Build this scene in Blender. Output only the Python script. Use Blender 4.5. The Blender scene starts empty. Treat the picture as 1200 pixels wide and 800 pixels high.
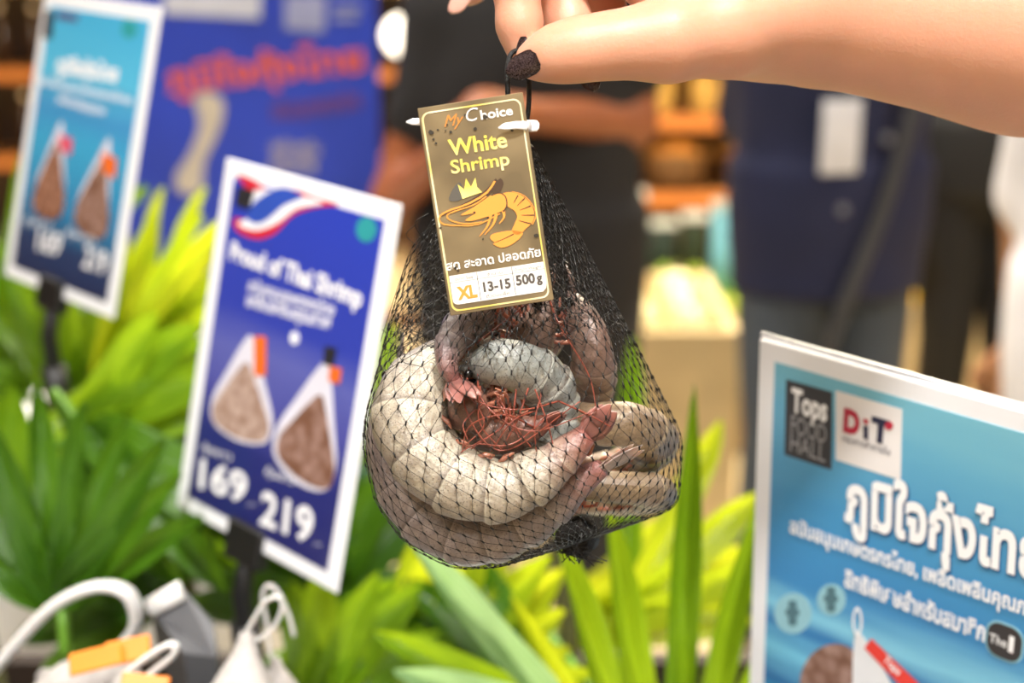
import bpy, bmesh, math, random
import numpy as np
from mathutils import Vector, Matrix
from mathutils.bvhtree import BVHTree

random.seed(7); rng = np.random.default_rng(7)
S = bpy.context.scene
COL = S.collection
# ------------------------------------------------------------------ camera
CAMH, PITCH = 1.5, math.radians(16)
FPX = 1200 * 50 / 36
cd = bpy.data.cameras.new('camera'); cam = bpy.data.objects.new('camera', cd); COL.objects.link(cam)
cam.location = (0, 0, CAMH); cam.rotation_euler = (math.pi/2 - PITCH, 0, 0)
cd.lens = 50; cd.sensor_width = 36; cd.clip_start = 0.02
cd.dof.use_dof = True; cd.dof.focus_distance = 0.468; cd.dof.aperture_fstop = 6.2
S.camera = cam
FW = Vector((0, math.cos(PITCH), -math.sin(PITCH)))
DN = Vector((0, -math.sin(PITCH), -math.cos(PITCH)))
RT = Vector((1, 0, 0)); UP = -DN; C0 = Vector((0, 0, CAMH))
def cv(x, y, z): return C0 + RT*x + DN*y + FW*z           # camera metres -> world
def cdir(x, y, z): return (RT*x + DN*y + FW*z).normalized()
def at(px, py, d): return cv((px-600)/FPX*d, (py-400)/FPX*d, d)

# ------------------------------------------------------------------ light
w = bpy.data.worlds.new('world'); S.world = w; w.use_nodes = True
w.node_tree.nodes['Background'].inputs[0].default_value = (1, .96, .9, 1)
w.node_tree.nodes['Background'].inputs[1].default_value = .35
S.view_settings.view_transform = 'Standard'; S.view_settings.look = 'None'
S.view_settings.gamma = 1; S.view_settings.use_curve_mapping = False
S.view_settings.exposure = 0.0
def area(name, loc, target, power, size, col=(1, 1, 1), sy=None, spread=180):
    l = bpy.data.lights.new(name, 'AREA'); l.energy = power; l.color = col; l.size = size
    l.shape = 'RECTANGLE' if sy else 'DISK'
    if sy: l.size_y = sy
    l.spread = math.radians(spread)
    o = bpy.data.objects.new(name, l); COL.objects.link(o); o.location = loc
    o.rotation_euler = (Vector(target)-Vector(loc)).to_track_quat('-Z', 'Y').to_euler(); return o
area('track_spot_key', (.25, -.35, 3.1), (.05, .5, 1.45), 8, .14, (1, .97, .93), spread=70)
area('track_spot_display', (-.75, -.55, 3.1), (-.2, .8, 1.3), 4.2, .2, (1, .97, .93), spread=70)
area('track_spot_plants', (-.25, 2.1, 3.1), (-.1, 1., 1.1), 14, .2, (1, .94, .8), spread=80)
for i, (lx, ly, p, c) in enumerate([(-1.2, 2.4, 70, (1, .97, .93)), (.6, 3.6, 150, (1, .88, .66)), (-1.5, 6.5, 80, (1, .92, .8)), (1.6, 5.6, 170, (1, .82, .55)), (2.3, 2, 50, (1, .95, .9)), (0, -1.6, 45, (1, .97, .93))]):
    area('ceiling_panel_light', (lx, ly, 3.12), (lx, ly, 0), p, 1.2, c, .6)

# ------------------------------------------------------------------ materials
def lin(h):
    if isinstance(h, (tuple, list)): return tuple(h) + (1,)
    h = h.lstrip('#'); c = [int(h[i:i+2], 16)/255 for i in (0, 2, 4)]
    return tuple(x/12.92 if x <= .04045 else ((x+.055)/1.055)**2.4 for x in c) + (1,)
M = {}
def mat(name, col, rough=.5, metal=0, var=.08, scale=20, bump=0, bscale=200, sss=0, ssr=(1, .4, .25), sscale=.004, coat=0, emit=0, spec=.5, trans=0):
    if name in M: return M[name]
    m = bpy.data.materials.new(name); m.use_nodes = True; nt = m.node_tree; n = nt.nodes; L = nt.links
    b = n['Principled BSDF']; c = lin(col)
    b.inputs['Roughness'].default_value = rough; b.inputs['Metallic'].default_value = metal
    b.inputs['Specular IOR Level'].default_value = spec
    tc = n.new('ShaderNodeTexCoord')
    nz = n.new('ShaderNodeTexNoise'); nz.inputs['Scale'].default_value = scale; nz.inputs['Detail'].default_value = 3
    L.new(tc.outputs['Object'], nz.inputs['Vector'])
    r = n.new('ShaderNodeValToRGB'); r.color_ramp.elements[0].position = .3; r.color_ramp.elements[1].position = .7
    r.color_ramp.elements[0].color = tuple(x*(1-var) for x in c[:3]) + (1,)
    r.color_ramp.elements[1].color = tuple(min(1, x*(1+var)) for x in c[:3]) + (1,)
    L.new(nz.outputs['Fac'], r.inputs['Fac']); L.new(r.outputs['Color'], b.inputs['Base Color'])
    if sss:
        b.inputs['Subsurface Weight'].default_value = sss; b.inputs['Subsurface Radius'].default_value = ssr
        b.inputs['Subsurface Scale'].default_value = sscale
    if coat: b.inputs['Coat Weight'].default_value = coat; b.inputs['Coat Roughness'].default_value = .08
    if emit: b.inputs['Emission Color'].default_value = c; b.inputs['Emission Strength'].default_value = emit
    if trans: b.inputs['Transmission Weight'].default_value = trans
    if bump:
        nb = n.new('ShaderNodeTexNoise'); nb.inputs['Scale'].default_value = bscale; nb.inputs['Detail'].default_value = 4
        L.new(tc.outputs['Object'], nb.inputs['Vector'])
        bp = n.new('ShaderNodeBump'); bp.inputs['Strength'].default_value = bump; bp.inputs['Distance'].default_value = .002
        L.new(nb.outputs['Fac'], bp.inputs['Height']); L.new(bp.outputs['Normal'], b.inputs['Normal'])
    M[name] = m; return m
def ramp_mat(name, stops, axis='Y', rough=.4, warp=0, scale=1, coat=0):
    """printed colour that runs over a sheet's own local axis (object coordinates, metres)"""
    m = bpy.data.materials.new(name); m.use_nodes = True; nt = m.node_tree; n = nt.nodes; L = nt.links
    b = n['Principled BSDF']; b.inputs['Roughness'].default_value = rough; b.inputs['Coat Weight'].default_value = coat
    tc = n.new('ShaderNodeTexCoord'); sp = n.new('ShaderNodeSeparateXYZ'); L.new(tc.outputs['Object'], sp.inputs[0])
    mu = n.new('ShaderNodeMath'); mu.operation = 'MULTIPLY'; mu.inputs[1].default_value = scale; L.new(sp.outputs[axis], mu.inputs[0])
    src = mu.outputs[0]
    if warp:
        nz = n.new('ShaderNodeTexNoise'); nz.inputs['Scale'].default_value = 14; nz.inputs['Detail'].default_value = 3
        mp = n.new('ShaderNodeMapping'); mp.inputs['Rotation'].default_value = (0, 0, .3); mp.inputs['Scale'].default_value = (.35, 2.2, 1)
        L.new(tc.outputs['Object'], mp.inputs[0]); L.new(mp.outputs[0], nz.inputs['Vector'])
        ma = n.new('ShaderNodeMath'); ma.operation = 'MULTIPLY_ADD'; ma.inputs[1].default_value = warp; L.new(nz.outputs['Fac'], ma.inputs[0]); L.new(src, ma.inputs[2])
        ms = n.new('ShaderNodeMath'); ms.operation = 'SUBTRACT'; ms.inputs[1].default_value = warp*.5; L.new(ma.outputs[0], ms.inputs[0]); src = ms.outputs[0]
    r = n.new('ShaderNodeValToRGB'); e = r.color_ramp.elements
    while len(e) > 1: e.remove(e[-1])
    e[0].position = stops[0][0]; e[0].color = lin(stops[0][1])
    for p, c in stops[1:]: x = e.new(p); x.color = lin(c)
    L.new(src, r.inputs['Fac']); L.new(r.outputs['Color'], b.inputs['Base Color']); return m

# ------------------------------------------------------------------ mesh helpers
WM = {}
def link(o, parent=None, mw=None):
    COL.objects.link(o); mw = mw or Matrix.Identity(4); WM[o] = mw
    if parent is not None:
        o.parent = parent; o.matrix_parent_inverse = WM[parent].inverted()
    o.matrix_basis = mw; return o
def tag(o, label, cat, group=None, kind=None):
    o['label'] = label; o['category'] = cat
    if group: o['group'] = group
    if kind: o['kind'] = kind
    return o
def empty(name, loc, label=None, cat=None, group=None, mw=None):
    o = bpy.data.objects.new(name, None); link(o, None, mw or Matrix.Translation(loc))
    o.empty_display_size = .02
    if label: tag(o, label, cat, group)
    return o
def mesh(name, V, F, m, smooth=True, uv=None):
    me = bpy.data.meshes.new(name); me.from_pydata([tuple(v) for v in V], [], [tuple(f) for f in F])
    if uv is not None:
        ul = me.uv_layers.new(name='UV'); li = np.empty(len(me.loops), dtype=np.int32); me.loops.foreach_get('vertex_index', li)
        ul.data.foreach_set('uv', np.asarray(uv, dtype=np.float32)[li].ravel())
    for x in (m if isinstance(m, list) else [m]): me.materials.append(x)
    if smooth: me.polygons.foreach_set('use_smooth', [True]*len(me.polygons))
    me.update(); return me
def obj(name, V, F, m, parent=None, mw=None, smooth=True, uv=None):
    """verts in world space unless mw given (then local to mw)"""
    if mw is None and parent is not None: mw = Matrix.Identity(4)
    return link(bpy.data.objects.new(name, mesh(name, V, F, m, smooth, uv)), parent, mw)
def box(x0, x1, y0, y1, z0, z1):
    V = [(x, y, z) for z in (z0, z1) for y in (y0, y1) for x in (x0, x1)]
    return V, [(0, 2, 3, 1), (4, 5, 7, 6), (0, 1, 5, 4), (2, 6, 7, 3), (0, 4, 6, 2), (1, 3, 7, 5)]
def bevbox(x0, x1, y0, y1, z0, z1, r=.01, seg=2):
    bm = bmesh.new(); V, F = box(x0, x1, y0, y1, z0, z1); vs = [bm.verts.new(v) for v in V]
    for f in F: bm.faces.new([vs[i] for i in f])
    bmesh.ops.bevel(bm, geom=list(bm.edges), offset=r, segments=seg, affect='EDGES', profile=.5)
    bm.verts.index_update(); V = [tuple(v.co) for v in bm.verts]; F = [[v.index for v in f.verts] for f in bm.faces]; bm.free(); return V, F
def cat(*parts):
    V, F = [], []
    for v, f in parts:
        o = len(V); V += list(v); F += [tuple(i+o for i in q) for q in f]
    return V, F
def crom(P, n):
    P = [Vector(p) for p in P]; Q = [P[0]*2-P[1]] + P + [P[-1]*2-P[-2]]; out = []
    for i in range(n):
        t = i/(n-1)*(len(P)-1); k = min(int(t), len(P)-2); u = t-k; a, b, c, d = Q[k:k+4]
        out.append(.5*((2*b)+(c-a)*u+(2*a-5*b+4*c-d)*u*u+(3*b-a-3*c+d)*u**3))
    return out
def arcres(P, n):
    """resample a polyline evenly by length"""
    A = np.array([tuple(p) for p in P]); s = np.r_[0, np.cumsum(np.linalg.norm(np.diff(A, axis=0), axis=1))]
    t = np.linspace(0, s[-1], n); return [Vector((np.interp(t, s, A[:, 0]), np.interp(t, s, A[:, 1]), np.interp(t, s, A[:, 2]))) for t in t]
def tube(P, R, sides=6, cap=True, flat=1, ref=None):
    P = [Vector(p) for p in P]; n = len(P)
    if not hasattr(R, '__len__'): R = [R]*n
    V, F = [], []; pr = Vector(ref) if ref is not None else None
    for i in range(n):
        t = (P[min(i+1, n-1)]-P[max(i-1, 0)]).normalized()
        if pr is None: pr = t.orthogonal()
        a = pr - t*pr.dot(t)
        if a.length < 1e-6: a = t.orthogonal()
        a.normalize(); pr = a if ref is None else pr; b = t.cross(a)
        for k in range(sides):
            q = 2*math.pi*k/sides; V.append(P[i]+(a*math.cos(q)+b*math.sin(q)*flat)*R[i])
    for i in range(n-1):
        for k in range(sides):
            k2 = (k+1) % sides; F.append((i*sides+k, i*sides+k2, (i+1)*sides+k2, (i+1)*sides+k))
    if cap: F.append(tuple(range(sides))[::-1]); F.append(tuple((n-1)*sides+k for k in range(sides)))
    return V, F
def lathe(prof, seg=16):
    V, F = [], []
    for r, z in prof:
        for k in range(seg): a = 2*math.pi*k/seg; V.append((r*math.cos(a), r*math.sin(a), z))
    for i in range(len(prof)-1):
        for k in range(seg): k2 = (k+1) % seg; F.append((i*seg+k, i*seg+k2, (i+1)*seg+k2, (i+1)*seg+k))
    F.append(tuple(range(seg))[::-1]); F.append(tuple((len(prof)-1)*seg+k for k in range(seg))); return V, F
def ell(c, r, rot=None, nu=12, nv=8):
    V, F = [], []
    for j in range(nv+1):
        p = math.pi*j/nv
        for i in range(nu):
            a = 2*math.pi*i/nu; q = Vector((r[0]*math.sin(p)*math.cos(a), r[1]*math.sin(p)*math.sin(a), r[2]*math.cos(p)))
            V.append(Vector(c)+(rot @ q if rot else q))
    for j in range(nv):
        for i in range(nu): i2 = (i+1) % nu; F.append((j*nu+i, (j+1)*nu+i, (j+1)*nu+i2, j*nu+i2))
    return V, F
# ---- signed-distance bodies, meshed with surface nets
def cap_d(P, a, b, ra, rb):
    a = np.array(tuple(a)); b = np.array(tuple(b)); ab = b-a
    t = np.clip(((P-a)@ab)/max(ab@ab, 1e-9), 0, 1)
    return np.linalg.norm(P-(a+t[..., None]*ab), axis=-1)-(ra+(rb-ra)*t)
def ell_d(P, c, r):
    q = (P-np.array(tuple(c)))/np.array(r); k = np.linalg.norm(q, axis=-1); return (k-1)*min(r)
def smin(a, b, k):
    h = np.clip(.5+.5*(b-a)/k, 0, 1); return b+(a-b)*h-k*h*(1-h)
def chain(P, pts, rad, k=.004):
    d = None
    for i in range(len(pts)-1):
        c = cap_d(P, pts[i], pts[i+1], rad[i], rad[i+1]); d = c if d is None else smin(d, c, k)
    return d
def nets(f, lo, hi, h):
    lo = np.array(lo, float); n = np.ceil((np.array(hi)-lo)/h).astype(int)+1
    ax = [lo[i]+h*np.arange(n[i]) for i in range(3)]
    G = np.stack(np.meshgrid(*ax, indexing='ij'), -1); V = f(G); ins = V < 0
    m = n-1; acc = np.zeros(tuple(m)+(3,)); cnt = np.zeros(tuple(m))
    for a in range(3):
        o = [x for x in range(3) if x != a]
        s0 = [slice(None)]*3; s1 = [slice(None)]*3; s0[a] = slice(0, -1); s1[a] = slice(1, None); s0 = tuple(s0); s1 = tuple(s1)
        cr = ins[s0] != ins[s1]; v0 = V[s0]; v1 = V[s1]; t = np.where(cr, v0/np.where(cr, v0-v1, 1), 0)
        pos = G[s0].copy(); pos[..., a] += t*h; pos *= cr[..., None]
        for i in (0, 1):
            for j in (0, 1):
                sl = [slice(None)]*3; sl[o[0]] = slice(i, i+m[o[0]]); sl[o[1]] = slice(j, j+m[o[1]]); sl = tuple(sl)
                acc += pos[sl]; cnt += cr[sl]
    act = cnt > 0; idx = -np.ones(tuple(m), int); idx[act] = np.arange(act.sum()); VV = acc[act]/cnt[act][:, None]
    F = []
    for a in range(3):
        b, c = (a+1) % 3, (a+2) % 3
        s0 = [slice(1, -1)]*3; s1 = [slice(1, -1)]*3; s0[a] = slice(0, -1); s1[a] = slice(1, None)
        i0 = ins[tuple(s0)]; i1 = ins[tuple(s1)]; I = np.argwhere(i0 != i1)
        if not len(I): continue
        fl = i0[tuple(I.T)]; base = I.copy(); base[:, b] += 1; base[:, c] += 1
        def cell(db, dc): q = base.copy(); q[:, b] += db; q[:, c] += dc; return idx[tuple(q.T)]
        Q = np.stack([cell(-1, -1), cell(0, -1), cell(0, 0), cell(-1, 0)], 1); Q[~fl] = Q[~fl][:, ::-1]; F.append(Q)
    return VV.tolist(), np.concatenate(F).tolist()
def text_mesh(s, m, bold=0, shear=0, res=3):
    c = bpy.data.curves.new('lettering', 'FONT'); c.body = s; c.size = 1; c.offset = bold; c.shear = shear; c.resolution_u = res
    o = bpy.data.objects.new('lettering', c); COL.objects.link(o); bpy.context.view_layer.update()
    me = bpy.data.meshes.new_from_object(o.evaluated_get(bpy.context.evaluated_depsgraph_get()))
    bpy.data.objects.remove(o); bpy.data.curves.remove(c); me.name = 'lettering'
    me.materials.clear(); me.materials.append(m); return me
def txt(s, m, root, x, y, z, wid=None, hgt=None, bold=0, shear=0, rot=0, align='L', name='lettering', res=3):
    """lettering lying on a sheet: (x,y) = left end of the baseline in the sheet's own frame, wid/hgt = extents"""
    me = text_mesh(s, m, bold, shear, res); n = len(me.vertices); A = np.empty(n*3); me.vertices.foreach_get('co', A); A = A.reshape(-1, 3)
    x0, x1 = A[:, 0].min(), A[:, 0].max(); y1 = A[:, 1].max()
    sy = hgt/y1 if hgt else None; sx = wid/(x1-x0) if wid else sy
    if sy is None: sy = sx
    A[:, 0] = (A[:, 0]-x0)*sx; A[:, 1] *= sy
    if align == 'C': A[:, 0] -= (x1-x0)*sx/2
    if align == 'R': A[:, 0] -= (x1-x0)*sx
    me.vertices.foreach_set('co', A.ravel())
    return link(bpy.data.objects.new(name, me), root, WM[root] @ Matrix.Translation((x, y, z)) @ Matrix.Rotation(rot, 4, 'Z'))
def poly(name, pts, m, root, z, th=.00015, smooth=False):
    """flat printed shape of a little thickness in a sheet's own frame"""
    n = len(pts); bm = bmesh.new(); vs = [bm.verts.new((p[0], p[1], z)) for p in pts]
    f = bm.faces.new(vs); r = bmesh.ops.extrude_face_region(bm, geom=[f])
    for v in r['geom']:
        if isinstance(v, bmesh.types.BMVert): v.co.z -= th
    bmesh.ops.recalc_face_normals(bm, faces=bm.faces[:]); bmesh.ops.triangulate(bm, faces=[q for q in bm.faces if len(q.verts) > 4])
    me = bpy.data.meshes.new(name); bm.to_mesh(me); bm.free(); me.materials.append(m)
    return link(bpy.data.objects.new(name, me), root, WM[root].copy())
def rrect(x0, x1, y0, y1, r, seg=5):
    out = []
    for cx, cy, a0 in ((x1-r, y0+r, -90), (x1-r, y1-r, 0), (x0+r, y1-r, 90), (x0+r, y0+r, 180)):
        for k in range(seg+1): a = math.radians(a0+90*k/seg); out.append((cx+r*math.cos(a), cy+r*math.sin(a)))
    return out
def ring(name, outer, inner, m, root, z):
    n = len(outer); V = [(p[0], p[1], z) for p in outer] + [(p[0], p[1], z) for p in inner]
    F = [(i, (i+1) % n, n+(i+1) % n, n+i) for i in range(n)]
    return obj(name, V, F, m, root, WM[root].copy(), False)
def lobe(pts, n=8):
    """smooth closed outline through points"""
    P = [Vector((p[0], p[1], 0)) for p in pts]; k = len(P); out = []
    for i in range(k):
        a, b, c, d = P[i-1], P[i], P[(i+1) % k], P[(i+2) % k]
        for j in range(n):
            u = j/n; q = .5*((2*b)+(c-a)*u+(2*a-5*b+4*c-d)*u*u+(3*b-a-3*c+d)*u**3); out.append((q.x, q.y))
    return out

# ================================================================== the room
def struct(name, V, F, m):
    o = obj(name, V, F, m, None, None, False); o['kind'] = 'structure'; return o
X0, X1, Y0, Y1, ZC = -5, 5, -3, 11, 3.2
struct('floor', *box(X0, X1, Y0, Y1, -.1, 0), mat('floor_tile', '#e2cfa6', .28, var=.06, scale=1.5, spec=.6))
struct('ceiling', *box(X0, X1, Y0, Y1, ZC, ZC+.1), mat('ceiling_paint', '#d8d4cc', .8))
wallm = mat('wall_paint', '#5a4330', .6, var=.25, scale=1.2)
struct('wall_back', *box(X0, X1, Y1, Y1+.1, 0, ZC), wallm)
struct('wall_front', *box(X0, X1, Y0-.1, Y0, 0, ZC), mat('wall_pale', '#d8cfc0', .7))
struct('wall_left', *box(X0-.1, X0, Y0, Y1, 0, ZC), wallm)
struct('wall_right', *box(X1, X1+.1, Y0, Y1, 0, ZC), wallm)

# ================================================================== shop fittings in the background
wood = mat('shelf_wood', '#8a5f36', .5, var=.2, scale=8)
orange = mat('shelf_edge', '#d8843f', .5)
cream = mat('cream_laminate', '#e8d9b4', .4)
stripglow = mat('added_strip_glow', '#ffd890', .5, emit=9)
def gx(px, d): return (px-600)/FPX*d
def pt(px, py, d): return at(px, py, d)
def gondola(name, label, px0, px1, d, zs, depth=.45, back='#6d4a28'):
    x0, x1 = gx(px0, d), gx(px1, d); y = at(600, 200, d).y
    r = empty(name, ((x0+x1)/2, y, 0), label, 'shelf')
    obj('back_panel', *box(x0, x1, y+depth-.02, y+depth, 0, zs[-1]+.3), mat('back'+back, back, .6, var=.2, scale=6), r, smooth=False)
    for x in (x0, x1-.03): obj('side_panel', *box(x, x+.03, y, y+depth-.02, 0, zs[-1]+.3), wood, r, smooth=False)
    for z in zs:
        s = obj('shelf_board', *box(x0+.03, x1-.03, y+.01, y+depth-.02, z-.03, z), wood, r, smooth=False)
        obj('shelf_edge', *box(x0+.03, x1-.03, y-.005, y+.01, z-.045, z+.005), orange, s, smooth=False)
        obj('added_strip_light', *box(x0+.06, x1-.06, y+.03, y+.055, z-.047, z-.03), stripglow, s, smooth=False)  # added glowing strips, put in to turn the shelves bright yellow
    return r, x0, x1, y
g1, gx0, gx1, gy = gondola('shelf_unit', 'wooden shelf unit with orange edges and golden jars behind the navy-shirted person', 640, 1330, 5.2, (.22, .58, .86, 1.2))
glassm = mat('honey_glass', '#d8ae5a', .15, spec=.7, var=.4, scale=9)
lidm = mat('gold_lid', '#d8b25a', .3, .8)
jar_me = mesh('glass_body', *lathe([(.045, 0), (.055, .01), (.055, .11), (.04, .14), (.04, .15)], 14), glassm)
lid_me = mesh('lid', *lathe([(.044, .15), (.044, .175), (.04, .178)], 14), lidm)
nj = 0
for z in (.86,):
    x = gx0+.14
    while x < gx1-.1:
        if True:
            r = empty('honey_jar', (x, gy+.14, z), 'golden honey jar with brass lid standing in a row on the wooden shelf unit', 'jar', 'honey jars on the shelf unit')
            link(bpy.data.objects.new('glass_body', jar_me), r, Matrix.Translation((x, gy+.14, z)))
            link(bpy.data.objects.new('lid', lid_me), r, Matrix.Translation((x, gy+.14, z)))
        x += random.uniform(.125, .19)
basket_me = mesh('basket_body', *lathe([(.09, 0), (.11, .02), (.125, .13), (.12, .135), (.105, .03)], 16), mat('wicker', '#6b4a24', .7, var=.4, scale=60, bump=.8, bscale=120))
rim_me = mesh('rim', *tube([(.123*math.cos(a*.3142), .123*math.sin(a*.3142), .135) for a in range(21)], .009, 6, False), mat('wicker_rim', '#8a6433', .7))
bun_me = mesh('bun', *ell((0, 0, .1), (.1, .1, .075)), mat('bread', '#b8803a', .5, var=.3, scale=20))
x = gx0+.2
while x < gx1-.15:
    mw_ = Matrix.Translation((x, gy+.15, .58)); r = empty('bread_basket', None, 'brown wicker basket with a round loaf on the orange-edged shelf', 'basket', 'bread baskets on the shelf unit', mw_)
    for nm, me in (('basket_body', basket_me), ('rim', rim_me), ('loaf', bun_me)): link(bpy.data.objects.new(nm, me), r, mw_.copy())
    x += .29
# low promotion stand with pouches
d = 4.1; y = at(600, 320, d).y; px0, px1 = 690, 885
x0, x1 = gx(px0, d), gx(px1, d); zt = at(600, 358, d).z
r = empty('promotion_stand', ((x0+x1)/2, y, 0), 'low cream promotion stand with green trim on the beige floor', 'stand')
obj('body', *bevbox(x0, x1, y, y+.4, 0, zt-.05, .01), mat('stand_tan', '#a88c5c', .45), r, smooth=False)
obj('top_board', *bevbox(x0-.02, x1+.02, y-.02, y+.42, zt-.05, zt, .006), mat('lime_trim', '#a8b92a', .5), r, smooth=False)
def pouch(xa, xb, h, dep, col, topcol, label, y, patch=None, patchcol='#e07b39'):
    w_ = (xb-xa); n = 9; V, F = [], []
    prof = [(0, .5, .5), (.08, .5, .95), (.4, .5, 1), (.75, .49, .7), (.92, .48, .15), (1, .48, .05)]
    for t, hw, th in prof:
        for k in range(16):
            a = 2*math.pi*k/16; c, s_ = math.cos(a), math.sin(a)
            V.append((math.copysign(abs(c)**.5, c)*hw*w_, math.copysign(abs(s_)**.7, s_)*dep/2*th, t*h))
    for i in range(len(prof)-1):
        for k in range(16): k2 = (k+1) % 16; F.append((i*16+k, i*16+k2, (i+1)*16+k2, (i+1)*16+k))
    F.append(tuple(range(16))[::-1]); F.append(tuple(5*16+k for k in range(16)))
    mw = Matrix.Translation(((xa+xb)/2, y, zt))
    r = empty('snack_pouch', None, label, 'pouch', mw=mw)
    obj('pouch_body', V, F, mat('pouch'+col, col, .35, var=.15, scale=15), r, mw)
    obj('top_seal', *box(-.48*w_, .48*w_, -.006, .006, h*.985, h*1.1), mat('seal'+topcol, topcol, .4), r, mw, False)
    if patch:
        obj('printed_label', *ell((0, -dep/2*.93, h*patch), (w_*.3, .012, h*.18)), mat('patch'+patchcol, patchcol, .5), r, mw)
    return r
yy = y+.14
pouch(gx(700, d), gx(762, d), .28, .1, '#7fc6cc', '#e8f4f2', 'turquoise snack pouch with orange label on the low promotion stand', yy, .35)
pouch(gx(766, d), gx(800, d), .2, .09, '#1d2c1f', '#e9efe8', 'dark green snack pouch between two turquoise pouches on the stand', yy, .3, '#8fae2c')
pouch(gx(803, d), gx(836, d), .22, .09, '#27331c', '#f2f4ee', 'blackish green snack pouch with lime label and white top seal on the stand', yy, .25, '#a6c22f')
pouch(gx(840, d), gx(880, d), .25, .1, '#7cc2d6', '#cfe9ec', 'sky blue snack pouch at the end of the low promotion stand', yy)
# far left & centre fittings
g2 = gondola('shelf_unit', 'dark brown shelf unit with bottles far behind the blue banner', -160, 560, 6.6, (.5, .9, 1.3), .4, '#2a1c14')
bot_me = mesh('bottle_body', *lathe([(.035, 0), (.04, .01), (.04, .16), (.015, .2), (.014, .26)], 12), mat('bottle_dark', '#3a2413', .2, var=.3))
cap_me = mesh('cap', *lathe([(.016, .26), (.016, .285), (.014, .287)], 12), mat('bottle_cap', '#e8e2d4', .4))
for z in (.5, .9, 1.3):
    x = g2[1]+.12
    while x < g2[2]-.1:
        mw = Matrix.Translation((x, g2[3]+.15, z))
        r = empty('bottle', None, 'brown bottle with pale cap on the %s of the dark shelf unit' % {.5: 'lowest board', .9: 'middle board', 1.3: 'top board'}[z], 'bottle', 'bottles on the dark shelf unit', mw)
        link(bpy.data.objects.new('bottle_body', bot_me), r, mw.copy()); link(bpy.data.objects.new('cap', cap_me), r, mw.copy())
        x += random.uniform(.11, .2)
# round pendant lamp seen between banner and black shirt
p = at(472, 42, 5.4); r = empty('globe_lamp', (p.x, p.y, p.z), 'white glowing globe lamp beside the edge of the blue banner', 'lamp')
obj('globe', *ell(p, (.075, .075, .075)), mat('globe_glow', '#fff4e4', .4, emit=4), r)
obj('stem', *tube([(p.x, p.y, p.z-.07), (p.x, p.y, .02)], .012), wood, r); obj('foot', *[[Vector(v)+Vector((p.x, p.y, 0)) for v in q] if i == 0 else q for i, q in enumerate(lathe([(.12, 0), (.12, .015), (.02, .03)], 14))], wood, r)
# fruit bins added so melons and mangoes imitate the blurred cream and yellow lights
def bin_(label, px0, px1, d, zt, gl, names, col, n, fr=.075):
    y = at(600, 400, d).y; x0, x1 = gx(px0, d), gx(px1, d)
    r = empty('produce_bin', ((x0+x1)/2, y, 0), label, 'bin')
    for nm, b in (('front_panel', box(x0, x1, y, y+.03, 0, zt)), ('back_panel', box(x0, x1, y+.57, y+.6, 0, zt)), ('side_panel', box(x0, x0+.03, y+.03, y+.57, 0, zt)), ('side_panel', box(x1-.03, x1, y+.03, y+.57, 0, zt)), ('deck', box(x0+.03, x1-.03, y+.03, y+.57, zt-.12, zt-.1))):
        obj(nm, *b, mat('bin_beige', '#d8c294', .45), r, smooth=False)
    me = mesh('fruit', *ell((0, 0, 0), (fr, fr, fr*1.05)), mat('fruit'+col, col, .18, var=.15, scale=12)); st = mesh('stalk', *tube([(0, 0, fr), (.005, 0, fr+.02)], .006), mat('stalk', '#7a8a3a', .6))
    k = 0
    for j in range(3):
        for i in range(n):
            mw = Matrix.Translation((x0+.105+(x1-x0-.21)*i/max(1, n-1)+random.uniform(-.002, .002), y+.12+.17*j, zt-.02)) @ Matrix.Rotation(random.uniform(-.5, .5), 4, 'X')
            f = empty(names, None, gl[0], gl[1], gl[2], mw); link(bpy.data.objects.new('fruit', me), f, mw.copy()); link(bpy.data.objects.new('stalk', st), f, mw.copy())
bin_('long cream produce bin full of pale melons standing on the floor', 640, 868, 3.35, .6, ('added pale yellow melon standing in for a cream light spot', 'melon', 'melons in the long bin'), 'melon', '#f4e2ae', 3, .058)
bin_('added cream bin of yellow mangoes beyond the person in black', 1050, 1210, 4.4, .4, ('added mango standing in for a yellow light beyond the person in black', 'mango', 'mangoes in the far bin'), 'mango', '#efc23a', 3, .05)
# white chest behind the left plant
d = 1.95; y = at(60, 540, d).y; x0, x1 = gx(-260, d), gx(250, d); zt = at(60, 500, d).z
r = empty('chest_freezer', ((x0+x1)/2, y, 0), 'white chest freezer standing behind the leafy palm', 'freezer')
obj('body', *bevbox(x0, x1, y, y+.55, .06, zt-.05, .02), mat('enamel_white', '#e9eaea', .3), r); obj('lid', *bevbox(x0-.01, x1+.01, y-.015, y+.56, zt-.05, zt, .012), mat('enamel_lid', '#f1f1ef', .3), r)
obj('handle', *bevbox((x0+x1)/2-.12, (x0+x1)/2+.12, y-.045, y-.015, zt-.045, zt-.02, .006), mat('grey_plastic', '#8b8e92', .5), r)
obj('plinth', *box(x0+.03, x1-.03, y+.03, y+.52, 0, .06), mat('black_plastic', '#141416', .45), r, smooth=False)

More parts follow.
